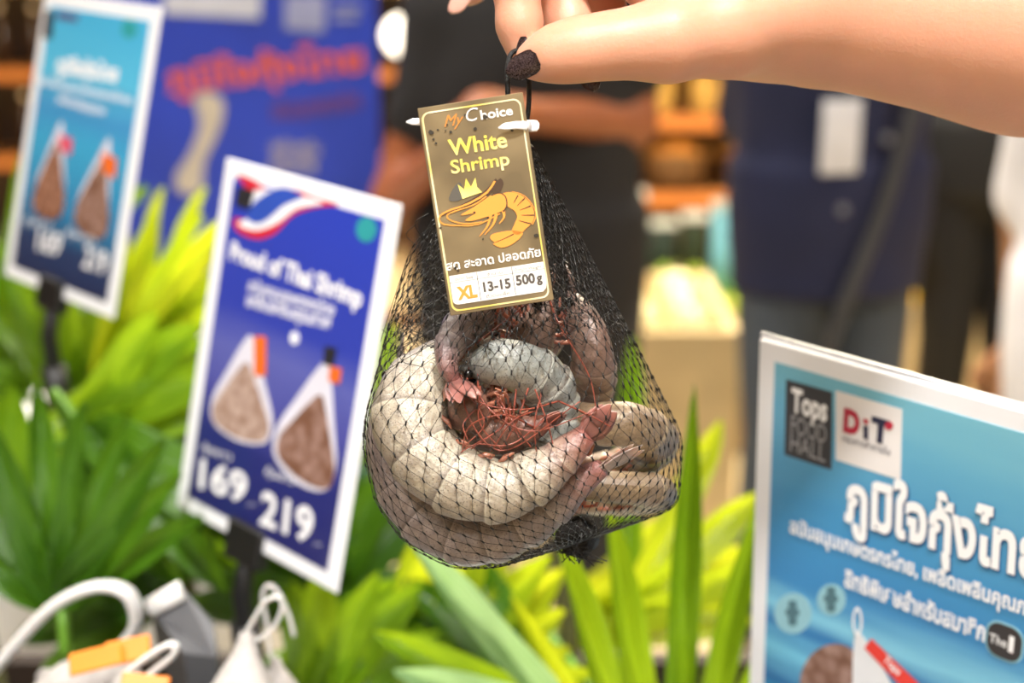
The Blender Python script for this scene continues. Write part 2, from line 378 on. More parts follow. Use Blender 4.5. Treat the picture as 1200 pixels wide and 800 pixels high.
# ================================================================== people in the background
def person(label, px, d, yaw, shirt, trousers, skin, pose, sleeve=.5, hair='#120d0a', hem=.84, extra=None, scale=1., shirt_r=1.0):
    """one continuous body; shirt, trousers, shoes and hair are its children"""
    base = at(px, 300, d); bx, by = base.x, base.y
    mw = Matrix.Translation((bx, by, 0)) @ Matrix.Rotation(yaw, 4, 'Z') @ Matrix.Scale(scale, 4)
    r = empty('person', None, label, 'person', mw=mw)
    # local: faces -Y, x to the viewer's right
    J = dict(pelvis=(0, 0, .93), chest=(0, .01, 1.28), neck=(0, .01, 1.45), head=(0, -.02, 1.6))
    for s, k in ((-1, 'l'), (1, 'r')):
        J['hip'+k] = (s*.095, 0, .9); J['knee'+k] = (s*.1, -.02, .49); J['ank'+k] = (s*.11, .02, .09); J['toe'+k] = (s*.13, -.15, .04)
        J['sh'+k] = (s*.185, .01, 1.39); J['el'+k] = (s*.25, .03, 1.1); J['wr'+k] = (s*.26, -.05, .86)
    J.update(pose)
    v = lambda k: np.array(J[k])
    def hand(P, k):
        w_, e = v('wr'+k), v('el'+k); dr = (w_-e)/np.linalg.norm(w_-e); sd = np.cross(dr, (0, 0, 1.)); sd = sd/max(np.linalg.norm(sd), 1e-3)
        q = np.cross(sd, dr); dd = cap_d(P, w_, w_+dr*.08, .028, .036)
        for i, L in enumerate((.07, .08, .075, .06)):
            o = sd*(i-1.5)*.021; k1 = w_+dr*.09+o; k2 = k1+dr*L*.6-q*.015; k3 = k2+dr*L*.3-q*.03
            dd = np.minimum(dd, np.minimum(cap_d(P, k1, k2, .0105, .0095), cap_d(P, k2, k3, .0095, .0085)))
        t1 = w_+dr*.03-sd*.03; t2 = t1+dr*.04-sd*.03; return np.minimum(dd, np.minimum(cap_d(P, t1, t2, .014, .012), cap_d(P, t2, t2+dr*.035, .012, .01)))
    def torso(P, g=0):
        a = ell_d(P, v('pelvis')+(0, 0, .02), (.165+g, .115+g, .15+g)); b = ell_d(P, v('chest'), (.175+g, .118+g, .2+g)); c = ell_d(P, (v('pelvis')+v('chest'))/2, (.145+g, .105+g, .2+g))
        x = smin(smin(a, b, .08), c, .08)
        for k in 'lr': x = smin(x, cap_d(P, v('chest')+(0, 0, .1), v('sh'+k), .07+g, .058+g), .05)
        return x
    def legs(P, g=0):
        x = None
        for k in 'lr':
            y_ = np.minimum(cap_d(P, v('hip'+k), v('knee'+k), .088+g, .058+g), cap_d(P, v('knee'+k), v('ank'+k), .056+g, .038+g*1.4)); x = y_ if x is None else np.minimum(x, y_)
        return x
    def body(P):
        x = smin(torso(P), legs(P), .05); x = smin(x, cap_d(P, v('neck')-(0, 0, .05), v('head')-(0, 0, .03), .055, .05), .04)
        h = smin(ell_d(P, v('head')+(0, 0, .03), (.075, .093, .1)), ell_d(P, v('head')+(0, -.03, -.05), (.055, .06, .07)), .03)
        h = smin(h, cap_d(P, v('head')+(0, -.09, .01), v('head')+(0, -.105, -.02), .009, .015), .015)
        for s in (-1, 1): h = smin(h, ell_d(P, v('head')+(s*.078, .005, -.005), (.012, .02, .033)), .008)
        x = smin(x, h, .02)
        for k in 'lr':
            x = smin(x, cap_d(P, v('sh'+k), v('el'+k), .048, .038), .03); x = smin(x, cap_d(P, v('el'+k), v('wr'+k), .038, .025), .02); x = smin(x, hand(P, k), .012)
            x = smin(x, cap_d(P, v('ank'+k), v('toe'+k), .04, .03), .02)
        return x
    def top(P):
        x = torso(P, .016*shirt_r)
        for k in 'lr':
            e = v('sh'+k)+(v('el'+k)-v('sh'+k))*sleeve; x = smin(x, cap_d(P, v('sh'+k), e, .062, .056), .03)
        g = .016*shirt_r; cy = (np.sqrt((P[..., 0]/(.174+g))**2+(P[..., 1]/(.124+g))**2)-1)*(.124+g); x = smin(x, np.maximum(cy, P[..., 2]-1.05), .04)
        x = np.maximum(x, hem-P[..., 2]); return np.maximum(x, P[..., 2]-1.46)
    def bot(P):
        x = smin(ell_d(P, v('pelvis')+(0, 0, .02), (.172, .122, .15)), legs(P, .016), .04); return np.maximum(np.maximum(x, .07-P[..., 2]), P[..., 2]-1.0)
    A = np.array(list(J.values())); lo = A.min(0)-.2; hi = A.max(0)+.2; lo[2] = -.05
    obj('body', *nets(body, lo, hi, .013), mat('skin'+skin, skin, .5, sss=.15, var=.06), r, mw)
    obj('shirt', *nets(top, (lo[0], lo[1], hem-.05), (hi[0], hi[1], 1.55), .015), mat('cloth'+shirt, shirt, .8, var=.12, scale=9), r, mw)
    obj('trousers', *nets(bot, (-.35, -.35, -.0), (.35, .35, 1.1), .016), mat('cloth'+trousers, trousers, .8, var=.12, scale=9), r, mw)
    for k in 'lr':
        a, t = v('ank'+k), v('toe'+k)
        def shoe(P): return np.maximum(smin(cap_d(P, a-(0, 0, .02)+(0, .03, 0), t, .058, .05), cap_d(P, a, a+(0, 0, .03), .055, .052), .02), .0-P[..., 2])
        obj('shoe', *nets(shoe, (a[0]-.2, -.35, -.03), (a[0]+.2, .25, .25), .014), mat('shoe_black', '#17171a', .5), r, mw)
    hd = v('head')
    def hairf(P): return np.maximum(ell_d(P, hd+(0, .015, .045), (.086, .103, .103)), (-P[..., 1]+hd[1]-.045)*.8-(P[..., 2]-hd[2]-.04)*1.2)
    obj('hair', *nets(hairf, hd-.2, hd+.2, .012), mat('hair', hair, .5), r, mw)
    for s in (-1, 1): obj('eye', *ell(hd+np.array((s*.032, -.088, .02)), (.013, .008, .008), nu=8, nv=6), mat('eye', '#1a120e', .2), r, mw)
    obj('mouth', *ell(hd+np.array((0, -.087, -.055)), (.022, .008, .006), nu=8, nv=6), mat('lips', '#7a3b33', .5), r, mw)
    if extra: extra(r, mw)
    return r
SK = '#a0603a'
person('person in black T-shirt with raised bare forearms behind the hanging net bag', 622, 2.45, .0, '#141214', '#2a2a2d', '#9c5a34',
       dict(shl=(-.135, .01, 1.38), shr=(.16, .01, 1.39), ell=(-.235, .0, 1.06), wrl=(-.13, -.2, 1.18), elr=(.17, -.02, 1.2), wrr=(-.02, -.22, 1.235)), .55, hem=.8)
def badge(r, mw):
    obj('lanyard', *cat(tube([(-.06, -.13, 1.44), (-.075, -.165, 1.3), (-.07, -.172, 1.2)], .006), tube([(.03, -.13, 1.44), (-.02, -.165, 1.3), (-.06, -.172, 1.2)], .006)), mat('lanyard', '#20242e', .6), r, mw)
    b = obj('name_badge', *bevbox(-.115, -.035, -.18, -.173, 1.06, 1.2, .003), mat('badge_white', '#cfd2dc', .4), r, mw)
    obj('camera_strap', *tube(crom([(.1, -.1, 1.42), (.09, -.165, 1.25), (.03, -.175, 1.), (-.06, -.175, .75), (-.075, -.165, .62)], 20), .016, 8, True, .3, ref=(1, 0, 0)), mat('strap_grey', '#33363d', .6), r, mw)
    for x, z in ((.035, 1.12), (-.05, .985), (.02, .99)): obj('button', *ell((x, -.156, z), (.012, .006, .012), nu=8, nv=6), mat('button_grey', '#6d6f78', .4), r, mw)
person('person in navy shirt and slate trousers wearing a white name badge', 968, 2.95, .25, '#131a3d', '#3f4854', SK,
       dict(shl=(-.16, .02, 1.39), shr=(.16, .02, 1.39), ell=(-.14, .14, 1.12), wrl=(-.04, .18, .92), elr=(.17, .12, 1.12), wrr=(.06, .19, .93)), .95, hem=.79, extra=badge, shirt_r=1.9)
def bag(r, mw):
    obj('shoulder_bag', *bevbox(-.36, -.2, -.14, .06, .72, 1.1, .05, 3), mat('bag_black', '#1b1c20', .6), r, mw)
    obj('red_bag_trim', *bevbox(-.365, -.195, -.15, -.132, .74, .79, .008), mat('bag_red', '#b32236', .5), r, mw)
    obj('bag_strap', *tube(crom([(-.3, -.05, 1.1), (-.22, -.02, 1.42), (-.14, .05, 1.46), (-.26, .05, 1.1)], 16), .014, 6), mat('bag_black', '#1b1c20', .6), r, mw)
person('person in black clothes with a red-trimmed black shoulder bag between the navy and white shirts', 1150, 3.7, -.1, '#17181b', '#141416', '#8a5436',
       dict(hipl=(-.09, 0, .9), hipr=(.09, 0, .9), kneel=(-.075, -.02, .49), kneer=(.085, -.02, .49), ankl=(-.085, .02, .09), ankr=(.095, .02, .09), toel=(-.1, -.15, .04), toer=(.11, -.15, .04), ell=(-.21, .06, 1.1), wrl=(-.16, .14, .9), elr=(.2, .06, 1.1), wrr=(.12, .15, .92)), .9, hem=.86, extra=bag)
person('person in loose white shirt standing beyond the sea-blue sign', 1368, 2.0, .3, '#e8e6ea', '#dcdbe2', '#b98560',
       dict(ell=(-.16, .1, 1.12), wrl=(-.1, .17, .9)), .9, hem=.5, shirt_r=2.6)

# ================================================================== signs
white = mat('paper_white', '#eef0f6', .35, var=.02); ink = mat('white_ink', '#f6f7fb', .45, var=.02)
def sheet_frame(TL, ex, dn, h):
    ex = cdir(*ex); dv = cdir(*dn); dv = (dv-ex*dv.dot(ex)).normalized(); ey = -dv; n = ex.cross(ey); o = cv(*TL)+dv*h
    return Matrix(((ex.x, ey.x, n.x, o.x), (ex.y, ey.y, n.y, o.y), (ex.z, ey.z, n.z, o.z), (0, 0, 0, 1)))
def loc(mw, px, py):
    """where a sight line meets a sheet, in the sheet's own metres"""
    o = mw.translation; n = mw.col[2].xyz; d_ = at(px, py, 1)-C0; t = (o-C0).dot(n)/d_.dot(n); q = mw.inverted() @ (C0+d_*t); return (q.x, q.y)
def sign(label, TL, ex, dn, w_, h, border, stops, zfoot, warp=.15, stem=True, th=.0016):
    mw = sheet_frame(TL, ex, dn, h); r = empty('sign', None, label, 'sign', mw=mw)
    obj('card', *bevbox(0, w_, 0, h, -th, 0, .0004, 1), white, r, mw.copy(), False)
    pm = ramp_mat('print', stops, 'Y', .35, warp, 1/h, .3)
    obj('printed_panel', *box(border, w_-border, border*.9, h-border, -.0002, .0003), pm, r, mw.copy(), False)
    if stem:
        c = mw @ Vector((w_*.47, 0, -.001)); inv = mw.inverted(); blk = mat('black_plastic', '#141416', .45)
        obj('clip', *bevbox(w_*.36, w_*.57, -.012, .012, -.006, .004, .0015, 1), blk, r, mw.copy(), False)
        ft = Vector((c.x+.01, c.y+.015, zfoot)); c2 = mw @ Vector((w_*.47, -.03, -.002))
        s = obj('stem', *tube([c, c2, c2.lerp(ft, .5), ft], [.0045, .006, .0055, .005], 10), blk, r)
        obj('stem_collar', *tube([c2.lerp(ft, .05), c2.lerp(ft, .14)], .009, 10), blk, s)
    return r, mw
Z1 = .0005
def drop(name, root, mw, cx, cy, wd, hg, m, lean=0, z=Z1):
    P = [(0, .5), (.12, .38), (.3, .1), (.47, -.2), (.4, -.42), (.0, -.5), (-.4, -.42), (-.47, -.2), (-.3, .1), (-.12, .38)]
    ca, sa = math.cos(lean), math.sin(lean)
    return poly(name, [(cx+(x*ca*wd-y*sa*hg), cy+(x*sa*wd+y*ca*hg)) for x, y in lobe(P, 4)], m, root, z)
def print_mat(name, c1, c2, scale=160):
    m = bpy.data.materials.new(name); m.use_nodes = True; n = m.node_tree.nodes; L = m.node_tree.links
    tc = n.new('ShaderNodeTexCoord'); wv = n.new('ShaderNodeTexVoronoi'); wv.inputs['Scale'].default_value = scale; L.new(tc.outputs['Object'], wv.inputs['Vector'])
    r = n.new('ShaderNodeValToRGB'); r.color_ramp.elements[0].color = lin(c1); r.color_ramp.elements[1].color = lin(c2); r.color_ramp.elements[1].position = .8
    L.new(wv.outputs['Distance'], r.inputs[0]); L.new(r.outputs[0], n['Principled BSDF'].inputs['Base Color']); n['Principled BSDF'].inputs['Roughness'].default_value = .4; return m
shr1 = print_mat('printed_shrimp', '#cbb5ab', '#957768'); shr2 = print_mat('printed_shrimp_dark', '#a98a80', '#74503f'); shr3 = print_mat('printed_shrimp_warm', '#b98a72', '#6d4433')
plast = mat('printed_plastic', '#d7d6e4', .45); orng = mat('printed_orange', '#e26a26', .45); red = mat('printed_red', '#c9243a', .45); flagw = mat('flag_white', '#eef0f8', .45); flagb = mat('flag_blue', '#2d4fb4', .45); tealp = mat('printed_teal', '#2f9aa0', .45); darkp = mat('printed_dark', '#26262c', .45)
PB = .0098
# --- royal blue sign
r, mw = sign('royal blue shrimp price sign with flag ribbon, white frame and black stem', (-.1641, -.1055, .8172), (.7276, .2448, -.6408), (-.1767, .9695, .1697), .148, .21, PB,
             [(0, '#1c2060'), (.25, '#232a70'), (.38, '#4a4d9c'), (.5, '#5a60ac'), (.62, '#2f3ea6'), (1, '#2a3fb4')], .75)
def q(px, py): return loc(mw, px, py)
def pp(name, pts, m, z=Z1): return poly(name, [q(*p) for p in pts], m, r, z)
def line(s, a, b, hgt, m=ink, bold=0, z=.0008, shear=0):
    (xa, ya), (xb, yb) = q(*a), q(*b); return txt(s, m, r, xa, ya, z, math.hypot(xb-xa, yb-ya), hgt, bold, shear, math.atan2(yb-ya, xb-xa))
pp('ribbon_red', lobe([(279, 205), (300, 212), (318, 224), (345, 222), (372, 232), (398, 240), (372, 243), (345, 252), (322, 274), (300, 280), (278, 270), (276, 255), (300, 262), (312, 255), (292, 225)], 4), red)
pp('ribbon_white', lobe([(285, 230), (310, 222), (345, 228), (380, 238), (350, 244), (325, 262), (300, 270), (280, 262), (296, 252)], 4), flagw, .0007)
pp('ribbon_blue', lobe([(298, 238), (330, 220), (356, 230), (335, 240), (316, 256), (302, 262), (292, 256)], 4), flagb, .0009)
pp('flag_badge', [(280, 218), (300, 224), (294, 246), (277, 240)], darkp, .0011)
pp('round_logo', [(430+12*math.cos(a*.4), 269+15*math.sin(a*.4)) for a in range(16)][::-1], tealp)
line('Proud of Thai Shrimp', (270, 303), (424, 360), .0105, bold=.035)
line('สนับสนุนเกษตรกรไทย', (292, 340), (392, 370), .0075, bold=.02); line('เพลิดเพลินคุณภาพ', (290, 358), (388, 386), .0075, bold=.02)
x_, y_ = q(346, 396); obj('dot', *lathe([(.0035, .0003), (.0035, .0007)], 14), ink, r, mw @ Matrix.Translation((x_, y_, 0)), False)
xa, ya = q(287, 455); drop('printed_bag', r, mw, xa, ya, .06, .062, plast, .05); drop('printed_shrimps', r, mw, xa, ya-.007, .055, .044, shr1, .05, .0007)
xb, yb = q(366, 495); drop('printed_bag', r, mw, xb, yb, .056, .072, plast, -.12); drop('printed_shrimps', r, mw, xb+.001, yb-.008, .052, .05, shr2, -.12, .0007)
pp('printed_label', [(299, 394), (313, 394), (313, 440), (299, 440)][::-1], orng, .0009); pp('printed_label', [(388, 428), (402, 432), (399, 450), (386, 446)][::-1], orng, .0009); pp('printed_tag', [(382, 405), (396, 408), (392, 430), (380, 426)][::-1], darkp, .0009)
line('169', (234, 570), (289, 589), .0175, bold=.025); line('219', (305, 612), (366, 636), .019, bold=.025); line('.-', (291, 591), (299, 594), .0015); line('.-', (369, 638), (377, 641), .0015)
line('กุ้งขาว', (238, 528), (272, 540), .0055); line('กุ้งขาว', (312, 556), (346, 568), .0055)
# --- light blue sign
r, mw = sign('sky blue shrimp price sign with a white frame in front of the tall banner', (-.3382, -.254, 1.0308), (.7271, .233, -.6458), (-.1905, .9722, .1363), .148, .21, PB,
             [(0, '#1d2548'), (.16, '#22375f'), (.3, '#2f7fae'), (.5, '#3a9fcb'), (.62, '#3f8fc6'), (.72, '#55b7dd'), (1, '#3fa6d4')], .75)
line('ภูมิใจกุ้งไทย', (66, 84), (138, 96), .0125, bold=.05); line('สนับสนุนเกษตรกรไทย', (46, 98), (154, 122), .006, bold=.02); line('เพลิดเพลินคุณภาพ', (68, 120), (124, 136), .006, bold=.02)
pp('logo_block', [(54, 12), (64, 14), (61, 46), (50, 44)][::-1], darkp); pp('logo_block', [(68, 14), (92, 18), (91, 26), (67, 22)][::-1], mat('logo_plum', '#5a4a78', .4))
pp('round_logo', [(152+9*math.cos(a*.4), 34+11*math.sin(a*.4)) for a in range(16)][::-1], tealp)
xa, ya = q(62, 205); drop('printed_bag', r, mw, xa, ya+.004, .042, .07, plast, -.05); drop('printed_shrimps', r, mw, xa, ya-.004, .045, .056, shr3, 0, .0007)
xb, yb = q(114, 225); drop('printed_bag', r, mw, xb, yb+.004, .042, .07, plast, -.15); drop('printed_shrimps', r, mw, xb, yb-.004, .046, .056, shr2, -.1, .0007)
pp('printed_label', [(70, 158), (86, 162), (84, 182), (72, 176)][::-1], mat('printed_pink', '#d9526a', .4), .0009); pp('printed_label', [(120, 178), (138, 186), (136, 210), (122, 202)][::-1], orng, .0009)
line('169', (44, 292), (71, 300), .016, bold=.025); line('219', (98, 312), (124, 322), .016, bold=.025)
line('กุ้งขาว', (30, 262), (60, 268), .006); line('กุ้งขาว', (78, 276), (112, 286), .006)
# --- sea blue sign
r, mw = sign('large sea-blue sign with two square logos and white Thai headline', (.1079, -.0011, .62), (.713, .230, -.662), (.035, .932, .3615), .297, .21, .0085,
             [(0, '#0f5f94'), (.12, '#3f9fc8'), (.2, '#1c66a4'), (.27, '#6fbfdf'), (.33, '#2a74b2'), (.4, '#7fc6e2'), (.47, '#3a86c0'), (.62, '#3f8fc6'), (.85, '#62aacd'), (1, '#7dbfd2')], .9, .22, stem=False, th=.003)
obj('acrylic_holder', *bevbox(-.002, .299, -.004, .2115, -.005, -.0032, .0005, 1), mat('acrylic', '#c9ccd2', .15, spec=.6), r, mw.copy(), False)
ft_ = [mw @ Vector((x_, -.003, z_)) for x_, z_ in ((.02, -.03), (.277, -.03), (.277, .015), (.02, .015))]; obj('holder_foot', [tuple(p) for p in ft_]+[(p.x, p.y, 1.0795) for p in ft_], [(0, 1, 2, 3), (7, 6, 5, 4), (0, 4, 5, 1), (1, 5, 6, 2), (2, 6, 7, 3), (3, 7, 4, 0)], mat('acrylic', '#c9ccd2', .15), r, smooth=False)
pp('food_hall_logo', [(922, 444), (976, 459), (975, 550), (920, 532)][::-1], mat('logo_charcoal', '#3b3b40', .35))
line('Tops', (928, 480), (970, 493), .011, bold=.035); gi = mat('grey_ink', '#a5a6ac', .4)
line('FOOD', (928, 506), (969, 519), .0085, gi); line('HALL', (927, 527), (968, 541), .0085, gi)
pp('trade_logo', [(980, 457), (1058, 479), (1056, 562), (980, 538)][::-1], mat('logo_white', '#e6e3e4', .35))
navy = mat('navy_ink', '#2a2c48', .4); crim = mat('crimson_ink', '#b3243f', .4)
line('D', (989, 503), (1008, 509), .0105, crim, .06); pp('logo_stem', [(1013, 513), (1018.5, 514.5), (1018.5, 499), (1013, 497.5)], navy, .0008); pp('logo_stem', [(1013, 495), (1018.5, 496.5), (1018.5, 491), (1013, 489.5)], crim, .0008); line('T', (1021, 513), (1043, 520), .0105, navy, .06)
pp('logo_dot', [(1043+5*math.cos(a*.5), 498+5*math.sin(a*.5)) for a in range(13)][::-1], crim, .0009)
line('กรมการค้าภายใน', (988, 516), (1044, 533), .0038, navy)
shade = mat('lettering_shade', '#1b4f86', .5)
line('ภูมิใจกุ้งไทย', (992, 609), (1224, 683), .0265, shade, .05, .0006); line('ภูมิใจกุ้งไทย', (991, 606), (1223, 680), .026, ink, .04, .0011)
line('สนับสนุนเกษตรกรไทย, เพลิดเพลินคุณภาพ', (927, 622), (1226, 727), .0085, ink, .03, .0011)
line('สิทธิพิเศษสำหรับสมาชิก', (991, 685), (1155, 750), .0095, ink, .03, .0011)
cx, cy = q(1178, 751); poly('member_badge_rim', rrect(cx-.0082, cx+.0082, cy-.0086, cy+.0086, .006), mat('badge_rim', '#8fc3d6', .4), r, .0006); poly('member_badge', rrect(cx-.0073, cx+.0073, cy-.0077, cy+.0077, .0053), mat('badge_dark', '#3a3638', .35), r, .0009)
txt('The', ink, r, cx-.0062, cy-.0022, .0012, .0074, .0042, .01); txt('1', ink, r, cx+.002, cy-.003, .0012, .0022, .0072, .04); txt('1', red, r, cx+.0026, cy-.0034, .0011, .0016, .003, .04)
for bx_, by_, s_ in ((930, 718, 22), (975, 702, 17)):
    pp('printed_ice', [(bx_+s_*math.cos(a*.4), by_+s_*1.1*math.sin(a*.4)) for a in range(16)][::-1], mat('printed_ice', '#8fc0cf', .4)); [pp('printed_prawn', lobe([(bx_-e_, by_+f_-5), (bx_+e_*.6, by_+f_-6), (bx_+e_, by_+f_), (bx_+e_*.4, by_+f_+4), (bx_-e_*.8, by_+f_+3)], 3)[::-1], mat('printed_slate', '#4f7480', .4), .0007) for e_, f_ in ((5, -9), (8, 0), (5, 10))]
pp('printed_shrimps', lobe([(938, 800), (950, 768), (975, 754), (1000, 762), (1012, 800), (1000, 850), (950, 850)], 4)[::-1], shr2)
pp('printed_bag', lobe([(1003, 742), (1012, 745), (1040, 790), (1060, 850), (1005, 850), (1000, 790)], 4)[::-1], mat('printed_pale', '#e4e6ec', .4), .0006)
ring('printed_handle', [q(1006+6*math.cos(a*.4), 727+17*math.sin(a*.4)) for a in range(16)], [q(1006+3.5*math.cos(a*.4), 727+13*math.sin(a*.4)) for a in range(16)], ink, r, .0009)
pp('printed_label', [(1022, 747), (1078, 800), (1066, 812), (1014, 758)], mat('label_red', '#e23a2e', .4), .0009)
line('Tops', (1036, 772), (1054, 790), .004, ink, .02, .0011)
# --- tall banner
d = 2.8; b0 = at(446, 200, d); bx1, bw = b0.x, .62
mwb = Matrix.Translation((bx1-bw, b0.y, .1)) @ Matrix.Rotation(math.pi/2, 4, 'X')
r = empty('roll_up_banner', None, 'tall royal blue roll-up banner with orange lettering behind the signs', 'banner', mw=mwb); mw = mwb
obj('banner_sheet', *box(0, bw, 0, 1.9, -.002, 0), mat('banner_blue', '#2340bb', .45, var=.18, scale=4), r, mwb.copy(), False)
obj('base_case', *bevbox(-.02, bw+.02, -.1, .0, -.05, .05, .01), mat('alu', '#a8abb2', .35, .8), r, mwb.copy(), False); obj('top_rail', *bevbox(0, bw, 1.9, 1.925, -.012, .012, .004), mat('alu', '#a8abb2', .35, .8), r, mwb.copy(), False)
obj('support_pole', *tube([mwb @ Vector((bw/2, 0, -.03)), mwb @ Vector((bw/2, 1.9, -.014))], .008, 8), mat('alu', '#a8abb2', .35, .8), r)
bo = mat('banner_orange', '#e8602a', .5); bp_ = mat('banner_plum', '#7a3f6a', .5); bc = mat('banner_cream', '#c9bfae', .5)
line('ภูมิใจกุ้งไทย', (198, 108), (428, 82), .06, bo, .03, .002); line('สนับสนุนเกษตรกรไทย', (320, 140), (424, 126), .04, bp_, .02, .002)
line('เพลิดเพลิน', (318, 180), (374, 182), .028, bc, .01, .002); line('คุณภาพ', (318, 200), (370, 202), .028, bc, .01, .002)
pp('logo_panel', [(192, -8), (306, -8), (305, 22), (192, 16)][::-1], mat('banner_white', '#c9cddc', .5), .002); pp('logo_panel', [(334, -6), (382, -6), (380, 38), (334, 34)][::-1], mat('banner_grey', '#9aa0c8', .5), .002)
pp('logo_bar', [(390, 6), (424, 6), (424, 12), (390, 12)][::-1], mat('banner_grey', '#9aa0c8', .5), .002); pp('logo_bar', [(390, 18), (420, 18), (420, 24), (390, 24)][::-1], mat('banner_grey', '#9aa0c8', .5), .002)
pp('printed_prawn', lobe([(228, 116), (246, 108), (262, 120), (258, 150), (240, 190), (236, 222), (212, 226), (206, 206), (222, 180), (234, 146)], 4)[::-1], bc, .002)

# ================================================================== counter and planter
steel = mat('counter_steel', '#9a9da0', .35, .9)
r = empty('display_counter', (0, .6, 0), 'steel-topped display counter under the shrimp packs and signs', 'counter')
obj('cabinet', *bevbox(-.9, .9, .42, .685, .05, 1.05, .01), mat('counter_white', '#d8d8d6', .5), r, smooth=False); obj('worktop', *bevbox(-.92, .92, .38, .70, 1.05, 1.08, .006), steel, r, smooth=False); obj('plinth', *box(-.88, .88, .45, .67, 0, .05), mat('black_plastic', '#141416', .45), r, smooth=False)
r = empty('planter_trough', (0, 1., 0), 'long dark planter trough holding the palms behind the counter', 'planter')
for nm, b in (('front_panel', (-.95, .95, .708, .722)), ('back_panel', (-.95, .95, 1.28, 1.3)), ('side_panel', (-.95, -.93, .722, 1.28)), ('side_panel', (.93, .95, .722, 1.28))): obj(nm, *box(*b, 0, .8), mat('planter_brown', '#2c2018', .6), r, smooth=False)
obj('soil', *box(-.93, .93, .722, 1.28, .6, .76), mat('soil', '#2a1d12', .95, var=.4, bump=.6), r, smooth=False)

# ================================================================== palms
def leaf_mat(name, c1, c2, tr=.45, rough=.35):
    m = bpy.data.materials.new(name); m.use_nodes = True; n = m.node_tree.nodes; L = m.node_tree.links; b = n['Principled BSDF']
    uv = n.new('ShaderNodeUVMap'); sp = n.new('ShaderNodeSeparateXYZ'); L.new(uv.outputs[0], sp.inputs[0])
    wv = n.new('ShaderNodeMath'); wv.operation = 'MULTIPLY'; wv.inputs[1].default_value = 50; L.new(sp.outputs['Y'], wv.inputs[0])
    sn = n.new('ShaderNodeMath'); sn.operation = 'SINE'; L.new(wv.outputs[0], sn.inputs[0])
    oi = n.new('ShaderNodeObjectInfo'); nz = n.new('ShaderNodeTexNoise'); nz.inputs['Scale'].default_value = 6
    tc = n.new('ShaderNodeTexCoord'); L.new(tc.outputs['Object'], nz.inputs['Vector'])
    ad = n.new('ShaderNodeMath'); ad.operation = 'MULTIPLY_ADD'; ad.inputs[1].default_value = .1; L.new(sn.outputs[0], ad.inputs[0])
    mx = n.new('ShaderNodeMath'); mx.operation = 'MULTIPLY_ADD'; mx.inputs[1].default_value = .5; L.new(nz.outputs['Fac'], mx.inputs[0])
    m2 = n.new('ShaderNodeMath'); m2.operation = 'MULTIPLY'; m2.inputs[1].default_value = .5; L.new(oi.outputs['Random'], m2.inputs[0]); L.new(m2.outputs[0], mx.inputs[2]); L.new(mx.outputs[0], ad.inputs[2])
    r = n.new('ShaderNodeValToRGB'); r.color_ramp.elements[0].position = .15; r.color_ramp.elements[1].position = .85; r.color_ramp.elements[0].color = lin(c1); r.color_ramp.elements[1].color = lin(c2)
    L.new(ad.outputs[0], r.inputs[0]); L.new(r.outputs[0], b.inputs['Base Color']); b.inputs['Roughness'].default_value = rough
    t = n.new('ShaderNodeBsdfTranslucent'); hs = n.new('ShaderNodeHueSaturation'); hs.inputs['Hue'].default_value = .475; hs.inputs['Value'].default_value = 1.35; L.new(r.outputs[0], hs.inputs['Color']); L.new(hs.outputs[0], t.inputs['Color'])
    bp = n.new('ShaderNodeBump'); bp.inputs['Strength'].default_value = .25; bp.inputs['Distance'].default_value = .001; L.new(sn.outputs[0], bp.inputs['Height']); L.new(bp.outputs[0], b.inputs['Normal'])
    ms = n.new('ShaderNodeMixShader'); ms.inputs[0].default_value = tr; L.new(b.outputs[0], ms.inputs[1]); L.new(t.outputs[0], ms.inputs[2]); L.new(ms.outputs[0], n['Material Output'].inputs['Surface']); return m
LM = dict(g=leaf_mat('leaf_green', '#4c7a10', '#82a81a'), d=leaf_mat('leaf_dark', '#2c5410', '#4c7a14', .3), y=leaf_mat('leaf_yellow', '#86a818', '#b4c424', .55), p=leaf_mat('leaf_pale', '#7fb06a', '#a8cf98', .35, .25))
def leaflet_mesh(droop, mt, fold=.12, taper=.62):
    nl, nw = 11, 6; V, F, U = [], [], []
    for i in range(nl+1):
        s = i/nl; wd = min(1, (s/.16)**.6+.14)*(1-.86*max(0, (s-taper)/(1-taper))**2.2)
        for j in range(nw+1):
            t = j/nw*2-1; V.append((s-.12*droop*s*s, t*.5*wd, -droop*s*s+fold*abs(t)*.5*wd+.02*math.sin(s*9+j))); U.append((s, j/nw))
    for i in range(nl):
        for j in range(nw): a = i*(nw+1)+j; F.append((a, a+nw+1, a+nw+2, a+1))
    return mesh('leaflet', V, F, mt, True, U)
LFT = {k: [leaflet_mesh(dr, m) for dr in (.02, .12, .25)] for k, m in LM.items()}
PET = mat('petiole', '#5d8a22', .45); CANE = mat('cane', '#4a4a22', .7, var=.3, scale=60)
def plant(label, x, y):
    return empty('lady_palm', (x, y, .76), label, 'plant', 'lady palms in the trough')
CANES = {}
def cane(r, x, y, z1, dx=0, dy=0):
    CANES.setdefault(r, []).append(Vector((x+dx*.8, y+dy*.8, .75+(z1-.75)*.8)))
    obj('cane', *tube([(x, y, .75), (x+dx*.5, y+dy*.5, (.75+z1)/2), (x+dx, y+dy, z1)], [.009, .008, .007], 8), CANE, r)
